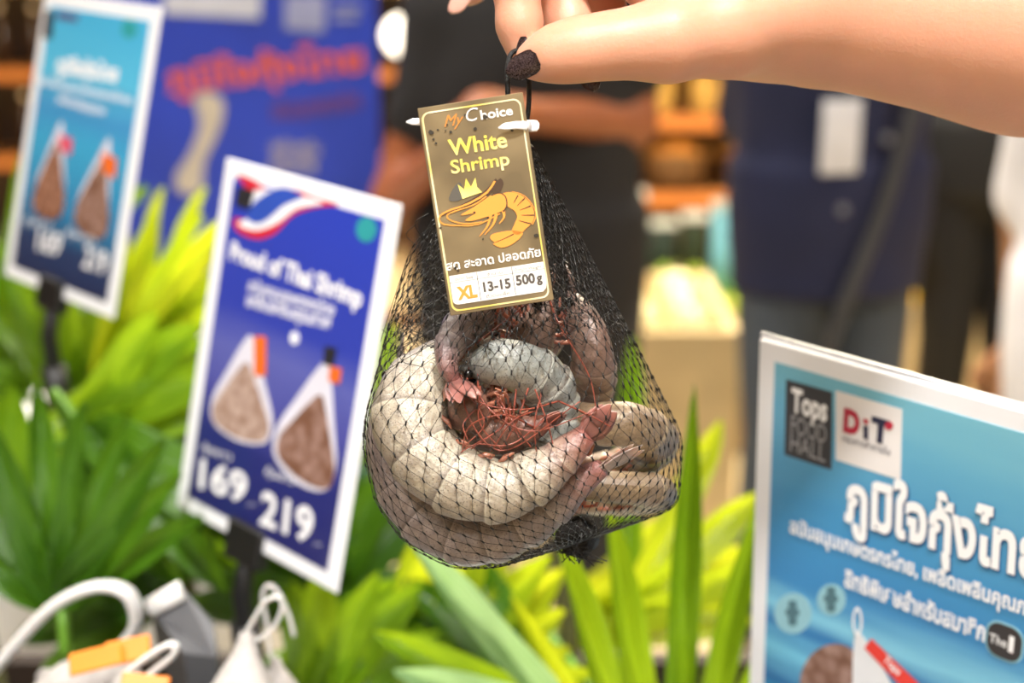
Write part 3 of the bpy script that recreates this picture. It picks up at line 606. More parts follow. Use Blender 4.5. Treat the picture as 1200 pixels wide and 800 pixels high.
def frond(r, hub, ang, n, spread, L, wid, k='g', tilt=.0, dr=1, foot=None, jit=.12, face=0):
    """petiole plus a fan of ribbed leaflets; ang = heading of the middle leaflet, degrees from the right, seen from the aisle"""
    h = at(*hub); a0 = math.radians(ang); mid = RT*math.cos(a0)+UP*math.sin(a0)-FW*tilt
    f = Vector(foot) if foot is not None else min(CANES[r], key=lambda c_: (c_.x-h.x)**2+(c_.y-h.y)**2)
    pm = f.lerp(h, .55)+Vector((0, 0, .03)); b = h-mid.normalized()*.05
    p = obj('frond', *tube(crom([f, pm, b.lerp(h, .4), h], 12), [.0035]*8+[.003]*4, 6), PET, r)
    for i in range(n):
        t = (i/(n-1)*2-1) if n > 1 else 0; a = math.radians(ang+t*spread/2)+random.uniform(-jit, jit)*.5
        e = (RT*math.cos(a)+UP*math.sin(a)-FW*(tilt+random.uniform(-jit, jit)*1.5)).normalized()
        nn = (-FW+UP*(.35+face)+RT*random.uniform(-.25, .25)); nn = (nn-e*nn.dot(e)).normalized(); s = nn.cross(e)
        l = L*(1-.18*abs(t))*random.uniform(.93, 1.05); ww = wid*random.uniform(.85, 1.1)
        R = Matrix(((e.x*l, s.x*ww, nn.x*l, h.x), (e.y*l, s.y*ww, nn.y*l, h.y), (e.z*l, s.z*ww, nn.z*l, h.z), (0, 0, 0, 1)))
        link(bpy.data.objects.new('leaflet', LFT[k][dr if random.random() < .7 else random.randrange(3)]), p, R)
    return p
# palm beside the two price signs
A = plant('lady palm with broad green fans between the two framed price signs', -.30, .95)
for i in range(4): cane(A, -.35+.035*i, .92+.13*(i % 2), 1.05+.04*i, -.03, .0)
frond(A, (72, 712, .84), 92, 10, 118, .135, .019, 'd', .1, 0)
frond(A, (118, 470, 1.12), 52, 7, 56, .17, .019, 'y', .1, 0)
frond(A, (95, 480, 1.18), 95, 5, 70, .18, .022, 'g', .1, 0)
frond(A, (96, 505, .95), 33, 5, 46, .125, .03, 'g', .05, 0)
frond(A, (96, 500, .9), -48, 5, 54, .135, .028, 'd', .15, 1)
frond(A, (40, 450, 1.2), 150, 6, 130, .13, .03, 'g', -.15, 1)
frond(A, (6, 420, 1.2), 95, 6, 90, .22, .03, 'g', 0, 0)
frond(A, (150, 560, 1.0), 20, 6, 110, .12, .026, 'g', .2, 1)
frond(A, (250, 620, .98), 75, 7, 150, .13, .027, 'd', .1, 1)
frond(A, (20, 620, .95), 60, 6, 110, .11, .025, 'g', .1, 1)
frond(A, (170, 400, 1.25), 55, 5, 50, .17, .017, 'y', .1, 0)
frond(A, (190, 700, .95), 140, 7, 150, .12, .027, 'd', .1, 2)
# palm in the middle, lit from behind
B = plant('lady palm with yellow-green backlit fans below the hanging net bag', -.06, .98)
for i in range(4): cane(B, -.1+.05*i, .96+.03*(i % 2), 1.0+.04*i, -.01, 0)
frond(B, (470, 850, .92), 52, 9, 70, .155, .028, 'y', .15, 0)
frond(B, (380, 720, 1.05), 100, 8, 150, .13, .028, 'd', .1, 1)
frond(B, (330, 790, .9), 8, 6, 60, .125, .025, 'g', .1, 1)
frond(B, (420, 640, 1.1), 60, 6, 120, .12, .026, 'd', .1, 1)
frond(B, (640, 800, .9), 165, 6, 80, .13, .024, 'd', .1, 1)
frond(B, (420, 545, 1.15), 75, 5, 80, .13, .025, 'g', .1, 1)
frond(B, (655, 742, 1.12), 24, 5, 40, .18, .029, 'y', .1, 0)
frond(B, (300, 690, 1.08), 95, 6, 130, .13, .026, 'd', .1, 1)
frond(B, (372, 830, .88), 60, 6, 90, .1, .024, 'g', .1, 1)
# palm towards the aisle, crisp upright leaflets
Cc = plant('lady palm with upright bright green leaflets beside the sea-blue sign', .13, .84)
for i in range(3): cane(Cc, .08+.05*i, .83+.02*(i % 2), .95+.03*i, .01, -.02)
def strip(r, p0, p1, d0, d1, wid, k, drp=0, face=0, foot=None):
    """one leaflet from base point to tip, on its own short petiole"""
    a, b = at(*p0, d0), at(*p1, d1); e = (b-a); l = e.length; e.normalize(); nn = -FW+UP*.2+RT*face; nn = (nn-e*nn.dot(e)).normalized(); s = nn.cross(e)
    R = Matrix(((e.x*l, s.x*wid, nn.x*l, a.x), (e.y*l, s.y*wid, nn.y*l, a.y), (e.z*l, s.z*wid, nn.z*l, a.z), (0, 0, 0, 1)))
    return (a, R, k, drp)
def fan(r, strips):
    a0 = sum((s[0] for s in strips), Vector())/len(strips); f = WM[r].translation+Vector((0, 0, .15)); h = a0+Vector((0, .01, -.03))
    p = obj('frond', *tube(crom([f, f.lerp(h, .6)+Vector((0, .01, .02)), h, a0], 12), .003, 6), PET, r)
    for a, R, k, dq in strips: link(bpy.data.objects.new('leaflet', LFT[k][dq]), p, R)
fan(Cc, [strip(Cc, (772, 1000), (648, 606), .89, .75, .0185, 'g', 0, .1), strip(Cc, (780, 1000), (712, 580), .89, .77, .019, 'g', 0), strip(Cc, (788, 1000), (813, 462), .89, .74, .0175, 'g', 0, -.1), strip(Cc, (796, 1000), (890, 585), .89, .78, .018, 'g', 0, -.15), strip(Cc, (800, 1000), (930, 700), .89, .80, .018, 'g', 0, -.2), strip(Cc, (766, 1000), (600, 700), .90, .86, .019, 'y', 0)])
fan(Cc, [strip(Cc, (650, 830), (482, 636), .81, .72, .0182, 'p', 0, .3), strip(Cc, (650, 834), (440, 742), .81, .79, .0195, 'g', 1), strip(Cc, (650, 836), (470, 790), .81, .765, .0195, 'p', 1)])
fan(Cc, [strip(Cc, (740, 720), (892, 576), .95, .95, .024, 'y', 1), strip(Cc, (735, 725), (846, 492), .95, 1.0, .022, 'y', 0), strip(Cc, (740, 730), (900, 660), .95, .9, .02, 'y', 1), strip(Cc, (730, 730), (742, 392), .98, 1.1, .02, 'g', 0)])

# ================================================================== white net packs of shrimp on the counter
netw = mat('white_net', '#a8a3a1', .55, var=.12, scale=300, bump=.5, bscale=900); hand_w = mat('white_handle', '#cfcecd', .4, sss=.2); packsh = print_mat('packed_shrimp', '#d8c6ba', '#9b7e70', 140)
def pack(label, neck, base, rad, loop, lw, lab=None, flat=.35):
    n_, b_ = at(*neck), at(*base); r = empty('shrimp_pack', tuple(b_), label, 'shrimp pack')
    ax = (n_-b_); rr = [.35*rad, .85*rad, rad, .8*rad, .42*rad, .18*rad, .1*rad]
    for it_ in range(12):          # let the filled end settle on the worktop
        ax = n_-b_; pts = [b_+ax*t for t in (-.15, 0, .2, .45, .7, .88, 1)]; BV = tube(crom(pts, 20), np.interp(np.linspace(0, 6, 20), range(7), rr).tolist(), 18)
        b_.z += 1.079-min(v.z for v in BV[0])
    WM[r] = Matrix.Translation(b_); r.matrix_basis = WM[r]
    obj('net_body', *BV, netw, r)
    obj('shrimp_filling', *tube([b_-ax*.1, b_+ax*.05, b_+ax*.25, b_+ax*.42], [.5*rad, .82*rad, .85*rad, .5*rad], 14), packsh, r)
    obj('handle', *tube(crom([at(*p) for p in loop], 40), lw, 8, True, flat, ref=-FW), hand_w, r)
    for (p, w_, h_, an) in (lab or []):
        c = at(*p); mwl = Matrix.Translation(c) @ Matrix(((RT.x, UP.x, -FW.x, 0), (RT.y, UP.y, -FW.y, 0), (RT.z, UP.z, -FW.z, 0), (0, 0, 0, 1))) @ Matrix.Rotation(an, 4, 'Z') @ Matrix.Rotation(-.5, 4, 'X')
        obj('orange_label', *bevbox(-w_/2, w_/2, -h_/2, h_/2, -.001, .001, .0008, 1), mat('label_orange', '#f08a1e', .4), r, mwl, False)
    return r
pack('white net shrimp pack with a wide arched handle and orange label', (50, 790, .755), (108, 812, .712), .037,
     [(-30, 812, .75), (10, 765, .75), (60, 712, .75), (110, 688, .75), (148, 694, .75), (160, 728, .755), (140, 760, .76), (105, 790, .76), (75, 806, .76)], .0092, [((112, 772, .678), .026, .011, .25), ((150, 762, .684), .022, .012, .2)])
pack('white net shrimp pack with a short folded handle lying beside the orange labels', (150, 790, .655), (55, 905, .615), .038,
     [(140, 796, .655), (165, 775, .655), (195, 756, .655), (206, 758, .655), (200, 770, .655), (175, 790, .655), (160, 803, .655)], .0045, [((170, 800, .645), .022, .008, -.1)])
pack('white net shrimp pack with an upright loop handle beside the black stem', (290, 742, .70), (268, 905, .655), .038,
     [(286, 748, .7), (296, 728, .7), (312, 704, .7), (328, 700, .7), (330, 716, .7), (318, 738, .7), (298, 752, .7)], .0032)
pack('white net shrimp pack with a thin slack handle against the palm leaves', (322, 770, .745), (338, 880, .725), .024,
     [(318, 772, .745), (314, 735, .745), (308, 700, .745), (314, 686, .745), (326, 694, .745), (338, 720, .745), (345, 745, .745)], .003)
# black folded carrier by the stem
t = [(176, 712, .765), (215, 690, .765), (250, 730, .755), (254, 770, .745), (215, 765, .735)]
r = empty('plastic_tray', tuple(at(220, 800, .78)), 'dark grey folded plastic tray between the white net packs', 'tray')
P_ = [at(*p) for p in t]; off = FW*.012+Vector((0, 0, -.035))
bm_v = [tuple(p) for p in P_]+[(p.x, p.y+.012, 1.0805 if i_ > 2 else p.z+off.z) for i_, p in enumerate(P_)]; nP = len(P_)
obj('tray_body', bm_v, [tuple(range(nP))[::-1], tuple(range(nP, 2*nP))]+[(i, (i+1) % nP, nP+(i+1) % nP, nP+i) for i in range(nP)], mat('tray_grey', '#55565a', .4), r, smooth=False)
obj('white_rim', *tube([P_[0]-FW*.003, P_[1]-FW*.003], .006, 8, True, .5), mat('white_handle', '#f2f1ef', .4), r)

# ================================================================== shrimps in the net bag
BD = .505
def B_(px, py, dz): return at(px, py, BD+dz/100+(py-500)*.000086)
def shrimp_mat(name, side, back, tail, edge):
    m = bpy.data.materials.new(name); m.use_nodes = True; n = m.node_tree.nodes; L = m.node_tree.links; b = n['Principled BSDF']
    uv = n.new('ShaderNodeUVMap'); sp = n.new('ShaderNodeSeparateXYZ'); L.new(uv.outputs[0], sp.inputs[0])
    def math_(op, a, v=None, c=None):
        x = n.new('ShaderNodeMath'); x.operation = op
        for i, k in enumerate((a, v, c)):
            if k is None: continue
            if isinstance(k, (int, float)): x.inputs[i].default_value = k
            else: L.new(k, x.inputs[i])
        return x.outputs[0]
    def ramp(src, *st):
        r = n.new('ShaderNodeValToRGB'); e = r.color_ramp.elements
        while len(e) > 1: e.remove(e[-1])
        e[0].position = st[0][0]; e[0].color = st[0][1]
        for p, c in st[1:]: y = e.new(p); y.color = c
        L.new(src, r.inputs[0]); return r.outputs[0]
    def mix(f, a, c):
        x = n.new('ShaderNodeMix'); x.data_type = 'RGBA'
        if isinstance(f, (int, float)): x.inputs[0].default_value = f
        else: L.new(f, x.inputs[0])
        for i, k in ((6, a), (7, c)):
            if isinstance(k, tuple): x.inputs[i].default_value = k
            else: L.new(k, x.inputs[i])
        return x.outputs[2]
    tc = n.new('ShaderNodeTexCoord')
    n1 = n.new('ShaderNodeTexNoise'); n1.inputs['Scale'].default_value = 260; n1.inputs['Detail'].default_value = 6; n1.inputs['Roughness'].default_value = .62; L.new(tc.outputs['Object'], n1.inputs['Vector'])
    n2 = n.new('ShaderNodeTexVoronoi'); n2.inputs['Scale'].default_value = 1100; L.new(tc.outputs['Object'], n2.inputs['Vector'])
    K, Wt = (0, 0, 0, 1), (1, 1, 1, 1)
    v = math_('ABSOLUTE', math_('SUBTRACT', sp.outputs['Y'], .5)); v = math_('MULTIPLY', v, 2.0)      # 1 on the back, 0 on the belly
    c = mix(ramp(v, (.35, K), (.95, Wt)), lin(side), lin(back))
    c = mix(ramp(n1.outputs['Fac'], (.42, K), (.68, (.85, .85, .85, 1))), c, lin(back))
    c = mix(ramp(n1.outputs['Fac'], (.3, (.5, .5, .5, 1)), (.44, K)), c, lin(edge))
    fr = math_('FRACT', math_('MULTIPLY', math_('SUBTRACT', sp.outputs['X'], .36), 1/.0933)); inb = math_('GREATER_THAN', sp.outputs['X'], .355)
    c = mix(math_('MULTIPLY', ramp(fr, (0, (.55, .55, .55, 1)), (.08, (.22, .22, .22, 1)), (.2, K)), inb), c, lin(edge))
    c = mix(math_('MULTIPLY', ramp(fr, (.8, K), (.97, (.65, .65, .65, 1)), (1, K)), inb), c, lin('#5f5046'))
    c = mix(ramp(sp.outputs['X'], (.86, K), (1, Wt)), c, lin(tail))
    c = mix(ramp(n2.outputs['Distance'], (.16, (.6, .6, .6, 1)), (.34, K)), c, lin('#4a3c38'))
    L.new(c, b.inputs['Base Color']); b.inputs['Roughness'].default_value = .3; b.inputs['Subsurface Weight'].default_value = .3; b.inputs['Subsurface Radius'].default_value = (1, .7, .5); b.inputs['Subsurface Scale'].default_value = .003
    b.inputs['Coat Weight'].default_value = .7; b.inputs['Coat Roughness'].default_value = .12
    bp = n.new('ShaderNodeBump'); bp.inputs['Strength'].default_value = .6; bp.inputs['Distance'].default_value = .0016; L.new(n1.outputs['Fac'], bp.inputs['Height']); L.new(bp.outputs[0], b.inputs['Normal']); L.new(bp.outputs[0], b.inputs['Coat Normal'])
    return m
SM = dict(cream=shrimp_mat('shrimp_cream', '#c4bba8', '#94887a', '#8a5048', '#d6cdb8'), mauve=shrimp_mat('shrimp_mauve', '#9c8d86', '#75696a', '#94605a', '#b3a59c'),
          tan=shrimp_mat('shrimp_tan', '#b09878', '#7d6a55', '#a8604e', '#cdb891'), blue=shrimp_mat('shrimp_blue', '#b4b4ac', '#868a86', '#8a6a60', '#cbc9bc'),
          pink=shrimp_mat('shrimp_pink', '#a58a7c', '#6f564c', '#8e5045', '#b39c8c'), red=shrimp_mat('shrimp_red', '#8a6354', '#5e4036', '#7e4436', '#a3806b'))
legm = mat('shrimp_leg', '#a8705c', .25, sss=.3, var=.35, scale=90); antm = mat('antenna', '#8c4636', .3); eyem = mat('shrimp_eye', '#0c0a0a', .1); finm = mat('tail_fan', '#93615a', .3, var=.45, scale=120, sss=.2); finp = mat('tail_fan_pale', '#a8958f', .3, var=.45, scale=150, sss=.2)
HULL = []; SHV, SHF = [], []
def rprof(t):
    base = np.interp(t, [0, .05, .12, .22, .34, .36, .5, .7, .86, .94, 1], [.12, .4, .72, .95, 1.0, 1.03, 1.04, .93, .72, .5, .3])
    if .36 <= t <= .92: f = ((t-.36)/.0933) % 1; base *= 1.06-.13*f**1.3
    return base
def shrimp(label, kind, pts, rpx, belly, fan=None, legs=8, ant=None, fanw=1., fm=None, edge=0):
    P = arcres(crom([B_(*p) for p in pts], 60), 78); r0 = rpx/33.5/100; bel = B_(*belly)
    root = empty('shrimp', tuple(P[39]), label, 'shrimp', 'shrimps in the black net bag')
    V, F, U = [], [], []; ns = 20; fr = []
    for i, p in enumerate(P):
        t = (P[min(i+1, 77)]-P[max(i-1, 0)]).normalized(); v = (bel-p); v = (v-t*v.dot(t)).normalized(); s = t.cross(v); u = i/77; R = r0*rprof(u); fr.append((p, t, v, s, R))
        for k in range(ns+1):
            a = 2*math.pi*k/ns; c, sn = math.cos(a), math.sin(a); kv = 1.12 if c < 0 else 1.0
            V.append(p+(-v)*c*R*(1.05 if c > 0 else .98)+s*sn*R*.88); U.append((u, k/ns))
    for i in range(77):
        for k in range(ns): a = i*(ns+1)+k; F.append((a, a+1, a+ns+2, a+ns+1))
    F.append(tuple(range(ns))[::-1]); F.append(tuple(77*(ns+1)+k for k in range(ns)))
    U = [(u, abs((v+.5) % 1)) for u, v in U]; U = [(u, v if v else 0.) for u, v in U]
    # v: .5-shifted so that the back sits at 0/1 and the belly at .5
    U = []
    for i in range(78):
        for k in range(ns+1): U.append((i/77, k/ns))
    o = obj('body', V, F, SM[kind], root, uv=U); HULL.extend(V); SHF.extend(tuple(i+len(SHV) for i in f) for f in F); SHV.extend(V)
    # rostrum
    p, t, v, s, R = fr[2]; tv, tf = tube([p-v*R*.4, p-t*.005-v*.0025, p-t*.011-v*.0028], [.0016, .001, .0003], 5); obj('rostrum', tv, tf, SM[kind], root, uv=[(.1, .05)]*15); HULL.extend(tv)
    for sg in (-1, 1):
        p, t, v, s, R = fr[6]; e = p+s*sg*R*.95-v*R*.35
        st = obj('eye', *ell(e+s*sg*.001, (.0017, .0017, .0017), nu=8, nv=6), eyem, root)
    for i in range(legs):
        sg = 1 if i % 2 else -1; p, t, v, s, R = fr[10+i*2]; a = p+v*R*.8+s*sg*R*.35; l = .012+.003*(i % 3)
        q1 = a+v*l*.35+s*sg*.003-t*.002; q2 = q1-t*l*.5+v*l*.12; obj('leg', *tube(crom([a, q1, q2, q2-t*l*.35-v*.002], 8), [.0008, .0008, .0007, .0006, .0006, .0005, .0004, .0002], 5), legm, root)
    for i in range(5):
        for sg in (-1, 1):
            j = int((.40+.0933*i)*77); p, t, v, s, R = fr[j]; a = p+v*R*.72+s*sg*R*.4
            obj('swimmeret', *tube([a, a+v*R*.22+t*.003, a+v*R*.3+t*.006], [.0009, .001, .0003], 5, True, .5), legm, root)
    # tail fan
    p, t, v, s, R = fr[-1]
    if fan is None: fd = t
    else: fd = (B_(*fan)-p)
    L = fd.length*1.12 if fan is not None else .016; fd = fd.normalized(); side = s*.85+v*.45 if edge else s*.7+v*.75; side = (side-fd*side.dot(fd)).normalized(); nn = fd.cross(side)
    for k, (an, ln, wd) in enumerate(((0, .72, .0016), (-.13, 1, .0036), (.14, 1.04, .0036), (-.27, .9, .0034), (.29, .94, .0034))):
        dr = fd*math.cos(an)+side*math.sin(an)*1.0; sd = -fd*math.sin(an)+side*math.cos(an); pts_ = [p-fd*.003+dr*L*ln*u for u in (0, .25, .5, .78, .94, 1)]
        R_ = [.0012, wd*.7*fanw, wd*.9*fanw, wd*.62*fanw, wd*.26*fanw, .0001]; VV, FF = tube(pts_, R_, 8, True, .1, ref=sd); VV = [x+nn*(.0006*(k % 3)) for x in VV]
        obj('tail_lobe', VV, FF, fm or finm, root); HULL.extend(VV)
    for path in (ant or []):
        tv, tf = tube(crom([B_(*p) for p in path], 24), np.linspace(.00036, .0002, 24).tolist(), 5); obj('antenna', tv, tf, antm, root); HULL.extend(tv)
    return root
shrimp('large cream shrimp curled along the front of the net bag', 'cream', [(610, 405, 2.20), (566, 418, 0.80), (514, 436, -1.20), (484, 470, -2.70), (488, 514, -3.60), (526, 557, -4.30), (584, 574, -4.60), (640, 549, -4.60), (688, 508, -4.40)], 40, (590, 470, -3), (722, 474, -4.2), 6,
       [[(560, 420, -2.6), (566, 470, -4.2), (620, 505, -4.7), (700, 480, -4.6)], [(550, 430, -2.6), (546, 480, -4.2), (590, 528, -4.8), (680, 470, -4.6)]], 1.25)
shrimp('mauve grey shrimp curled below the large cream shrimp', 'mauve', [(475, 415, 0.80), (462, 470, -0.20), (464, 540, -1.40), (498, 602, -2.50), (554, 629, -3.10), (617, 610, -3.41), (676, 566, -3.80), (706, 547, -4.00)], 33, (590, 500, -2.5), (756, 520, -4.0), 4, None, 1.0, finp, 1)
shrimp('tan shrimp with banded back bulging from the upper side of the net', 'tan', [(640, 470, 0.14), (689, 495, -1.12), (735, 498, -1.30), (763, 517, 0.02), (751, 535, 2.33), (705, 547, 3.24), (655, 540, 3.40)], 30, (690, 545, 1), (625, 525, 3.5), 4, None, .9)
shrimp('olive tan shrimp with a banded back lying beneath the upper tan one', 'tan', [(640, 568, -0.60), (690, 570, -1.50), (738, 572, -1.52), (768, 577, -0.40), (748, 586, 1.93), (700, 590, 3.20), (650, 590, 3.30)], 23, (690, 585, 1.4), (622, 580, 3.2), 4, None, .9)
shrimp('pale bluish shrimp lying across the middle of the net bag', 'blue', [(549, 436, -2.08), (591, 426, -3.10), (633, 445, -2.57), (647, 478, -2.15), (639, 519, -2.33), (610, 545, -1.20)], 30, (585, 490, -2), (590, 552, -.6), 6)
shrimp('translucent pinkish shrimp standing upright against the sloping net', 'pink', [(668, 340, 0.40), (688, 389, -0.60), (695, 430, -0.62), (691, 466, 0.99), (672, 499, 1.37), (640, 515, 2.00)], 25, (640, 440, .3), (620, 510, 2.6), 6)
shrimp('brownish pink shrimp with its head up behind the printed tag', 'pink', [(640, 338, -0.80), (635, 371, -1.27), (621, 405, -0.84), (609, 457, 0.88), (547, 440, 2.94), (529, 460, 2.60)], 27, (560, 385, .3), (528, 480, 3.4), 8,
       [[(640, 338, -1), (655, 380, -2.2), (690, 440, -2.6), (700, 490, -3)], [(640, 338, -.8), (600, 370, -2), (560, 400, -2.6)]])
shrimp('reddish shrimp with tangled legs showing inside the curl of the cream one', 'red', [(562, 458, -1.63), (549, 475, -3.36), (561, 497, -2.83), (589, 510, -3.08), (620, 503, -3.6), (644, 492, -3.7)], 23, (590, 470, -3), (668, 478, -3.8), 12,
       [[(655, 470, -3.6), (610, 480, -4.4), (560, 470, -4.2), (540, 440, -3.4)], [(655, 470, -3.4), (690, 486, -4.6), (716, 500, -4.4)], [(625, 500, -4), (590, 486, -4.7), (550, 500, -4.6), (540, 540, -4.5)], [(640, 490, -4), (600, 520, -4.9), (560, 520, -4.8)], [(630, 480, -4), (600, 494, -4.9), (575, 530, -4.9)]]+[[(ax_+random.uniform(-8, 8), 460+random.uniform(-10, 20), -3.9), (ax_+random.uniform(-25, 25), 495, -4.4), (ax_+random.uniform(-40, 40), 520+random.uniform(-8, 12), -4.7)] for ax_ in (552, 560, 568, 576, 585, 594, 603, 612, 622, 632)], edge=1)
shrimp('pinkish grey shrimp packed behind the folded netting near the tag', 'mauve', [(640, 380, 2.80), (610, 360, 2.00), (570, 364, -0.05), (536, 390, -2.14), (524, 423, -3.12), (532, 447, -3.32)], 26, (575, 430, 1), (549, 474, -5.0), 10, None, .9)
shrimp('grey shrimp curled at the back of the net bag facing the palms', 'mauve', [(660, 400, 2.20), (620, 419, 3.25), (570, 449, 4.23), (540, 499, 4.20), (560, 550, 4.00), (610, 570, 3.80)], 29, (620, 500, 2.5), (640, 566, 3.6), 4)
shrimp('tan shrimp curled low at the back of the net bag', 'tan', [(470, 560, 0.40), (500, 600, 1.40), (560, 616, 2.20), (620, 612, 2.60), (670, 600, 2.40)], 27, (570, 540, 1.2), (690, 594, 2.2), 4)
shrimp('small grey shrimp wedged under the others above the gathered net end', 'mauve', [(540, 576, -1.40), (576, 585, -1.58), (608, 595, -1.73), (634, 605, -1.90)], 18, (590, 555, -1), (651, 616, -2.2), 2, None, .8, finp)
# extra tail fan poking out low, seen beside the gathered end
# ================================================================== net bag
bagroot = empty('net_bag', tuple(B_(672, 640, -.5)), 'black net bag stuffed with raw shrimps hanging from a black cord', 'net bag')
NK = B_(606, 168, .2); KN = B_(672, 634, -1.2)
for k in range(10):
    a = k*.628; HULL.append(NK+Vector((.0045*math.cos(a), .0045*math.sin(a), 0)))
for p in ((480, 300, .4), (474, 345, .2), (474, 388, -.2), (486, 285, .8), (648, 225, .4), (658, 300, -.6), (560, 345, -2.2), (430, 512, -.5)): HULL.append(B_(*p))
HULL.append(KN)
bm = bmesh.new()
for v in HULL[::1]: bm.verts.new(v)
bmesh.ops.convex_hull(bm, input=list(bm.verts)); bm.faces.ensure_lookup_table()
bvh = BVHTree.FromBMesh(bm)
shb = BVHTree.FromPolygons(SHV, SHF)
cen = B_(598, 505, -.3); dK = (KN-cen).normalized(); dN = (NK-cen).normalized()
NTH, NS = 104, 121
def slerp(a, b, t):
    w_ = math.acos(max(-1, min(1, a.dot(b)))); return (a*math.sin((1-t)*w_)+b*math.sin(t*w_))/math.sin(w_)
SG = np.zeros((NTH, NS, 3))
for i in range(NTH):
    a = 2*math.pi*i/NTH; sd = (RT*math.cos(a)+FW*math.sin(a)); sd = (sd+UP*.05).normalized(); line_ = []
    for j in range(91):
        u = j/90; dq = slerp(dK, sd, u/.42) if u < .42 else slerp(sd, dN, (u-.42)/.58)
        hit = bvh.ray_cast(cen+dq*.5, -dq)
        line_.append(hit[0] if hit[0] is not None else cen+dq*.03)
    SG[i] = np.array([tuple(p) for p in arcres(line_, NS)])
bm.free()
for it in range(2):            # relax the taut facets a little
    SG[:, 1:-1] = .5*SG[:, 1:-1]+.125*(SG[:, :-2]+SG[:, 2:]+np.roll(SG, 1, 0)[:, 1:-1]+np.roll(SG, -1, 0)[:, 1:-1])
C_ = np.array(tuple(cen)); nr = SG-C_; nr /= np.linalg.norm(nr, axis=2, keepdims=True); SG += nr*.0012
wob = rng.normal(0, 1, (26, 40))
def surf(th, s, fold=0, ph=0):
    """point of the net surface; th in turns, s from the gathered end (0) to the neck (1)"""
    x = (th % 1)*NTH; y = min(max(s, 0), 1)*(NS-1); i = int(x) % NTH; j = min(int(y), NS-2); fx, fy = x-int(x), y-j; i2 = (i+1) % NTH
    p = (SG[i, j]*(1-fx)+SG[i2, j]*fx)*(1-fy)+(SG[i, j+1]*(1-fx)+SG[i2, j+1]*fx)*fy
    if fold:
        q_ = NK*1.0; ax = np.array(tuple(cen.lerp(NK, min(1, max(0, (s-.35)/.65)))))
        f = 1-fold*(.5+.5*math.sin(th*2*math.pi*7+ph+s*6)); p2 = ax+(p-ax)*f; dv_ = Vector(p2-p); ln_ = dv_.length
        if ln_ > 1e-6:
            h_ = shb.ray_cast(Vector(p), dv_/ln_, ln_+.0007)
            if h_[0] is not None: p2 = p+np.array(tuple(dv_/ln_))*max(0, h_[3]-.0007)
        n_p = shb.find_nearest(Vector(p2), .0014)
        if n_p[0] is not None: p2 = np.array(tuple(n_p[0]+n_p[1]*.0014))
        p = p2
    return Vector(p)
def netting(ncol, nrow, s0, s1, rs, fold=0, ph=0, jit=.25, kn=1.):
    parts = []; nodes = {}
    for i in range(nrow+1):
        for j in range(ncol):
            nodes[i, j] = ((j+.5*(i % 2)+random.uniform(-jit, jit)*.5)/ncol, s0+(s1-s0)*(i+random.uniform(-jit, jit)*.5)/nrow)
    V, F = [], []
    def add(t):
        o = len(V); V.extend(t[0]); F.extend(tuple(k+o for k in f) for f in t[1])
    for i in range(nrow):
        for j in range(ncol):
            a = nodes[i, j]
            for jj in ((j, j-1) if i % 2 == 0 else (j, j+1)):
                b = nodes[i+1, jj % ncol]; tb = b[0]+round(a[0]-b[0]); pts = []
                for k in range(5):
                    u = k/4; e = u*u*(3-2*u)*.55+u*.45; pts.append(surf(a[0]+(tb-a[0])*e, a[1]+(b[1]-a[1])*u, fold, ph))
                add(tube(pts, rs, 3, False))
            if i > 0:
                p0 = surf(a[0], a[1]-.008, fold, ph); p1 = surf(a[0], a[1]+.008, fold, ph); c = (p0+p1)/2; dv = (p1-p0)
                if dv.length < 1e-6: continue
                dv.normalize(); l = .00085*kn; add(tube([c-dv*l, c-dv*l*.4, c+dv*l*.4, c+dv*l], [rs*.8, rs*2.6*kn, rs*2.6*kn, rs*.8], 5, True))
    return V, F
netm = mat('black_net', '#0b0a0a', .35, var=.2)
n_ = obj('net', *netting(56, 40, .0, .985, .000095, kn=1.25), netm, bagroot); n_['kind'] = 'stuff'
n_ = obj('net_fold', *netting(40, 24, .58, .99, .00012, .34, 0), netm, bagroot); n_['kind'] = 'stuff'
n_ = obj('net_fold', *netting(38, 26, .56, .99, .00012, .5, 2.1), netm, bagroot); n_['kind'] = 'stuff'
# gathered lower end
V, F = [], []
for k in range(70):
    a = random.uniform(0, 6.28); s_0 = random.uniform(.03, .13); p0 = surf(a/6.283, s_0); p1 = KN+Vector((random.gauss(0, .003), random.gauss(0, .003), random.gauss(-.002, .0015))); p2 = KN+Vector((random.gauss(.001, .004), random.gauss(0, .003), random.uniform(-.008, .002)))
    t = tube(crom([p0, surf(a/6.283, s_0*.66), surf(a/6.283, s_0*.33), p1, p2], 12), random.uniform(.00015, .0003), 4, False); o = len(V); V += t[0]; F += [tuple(i+o for i in f) for f in t[1]]
n_ = obj('gathered_end', V, F, netm, bagroot); n_['kind'] = 'stuff'
V, F = ell(KN+Vector((.0015, .001, .0015)), (.0075, .0065, .007), nu=20, nv=14)
V = [v+Vector((random.gauss(0, .0006), random.gauss(0, .0006), random.gauss(0, .0006))) for v in V]
obj('net_knot', V, F, mat('net_clump', '#17120f', .5, var=.5, scale=300, bump=1, bscale=1200), bagroot)
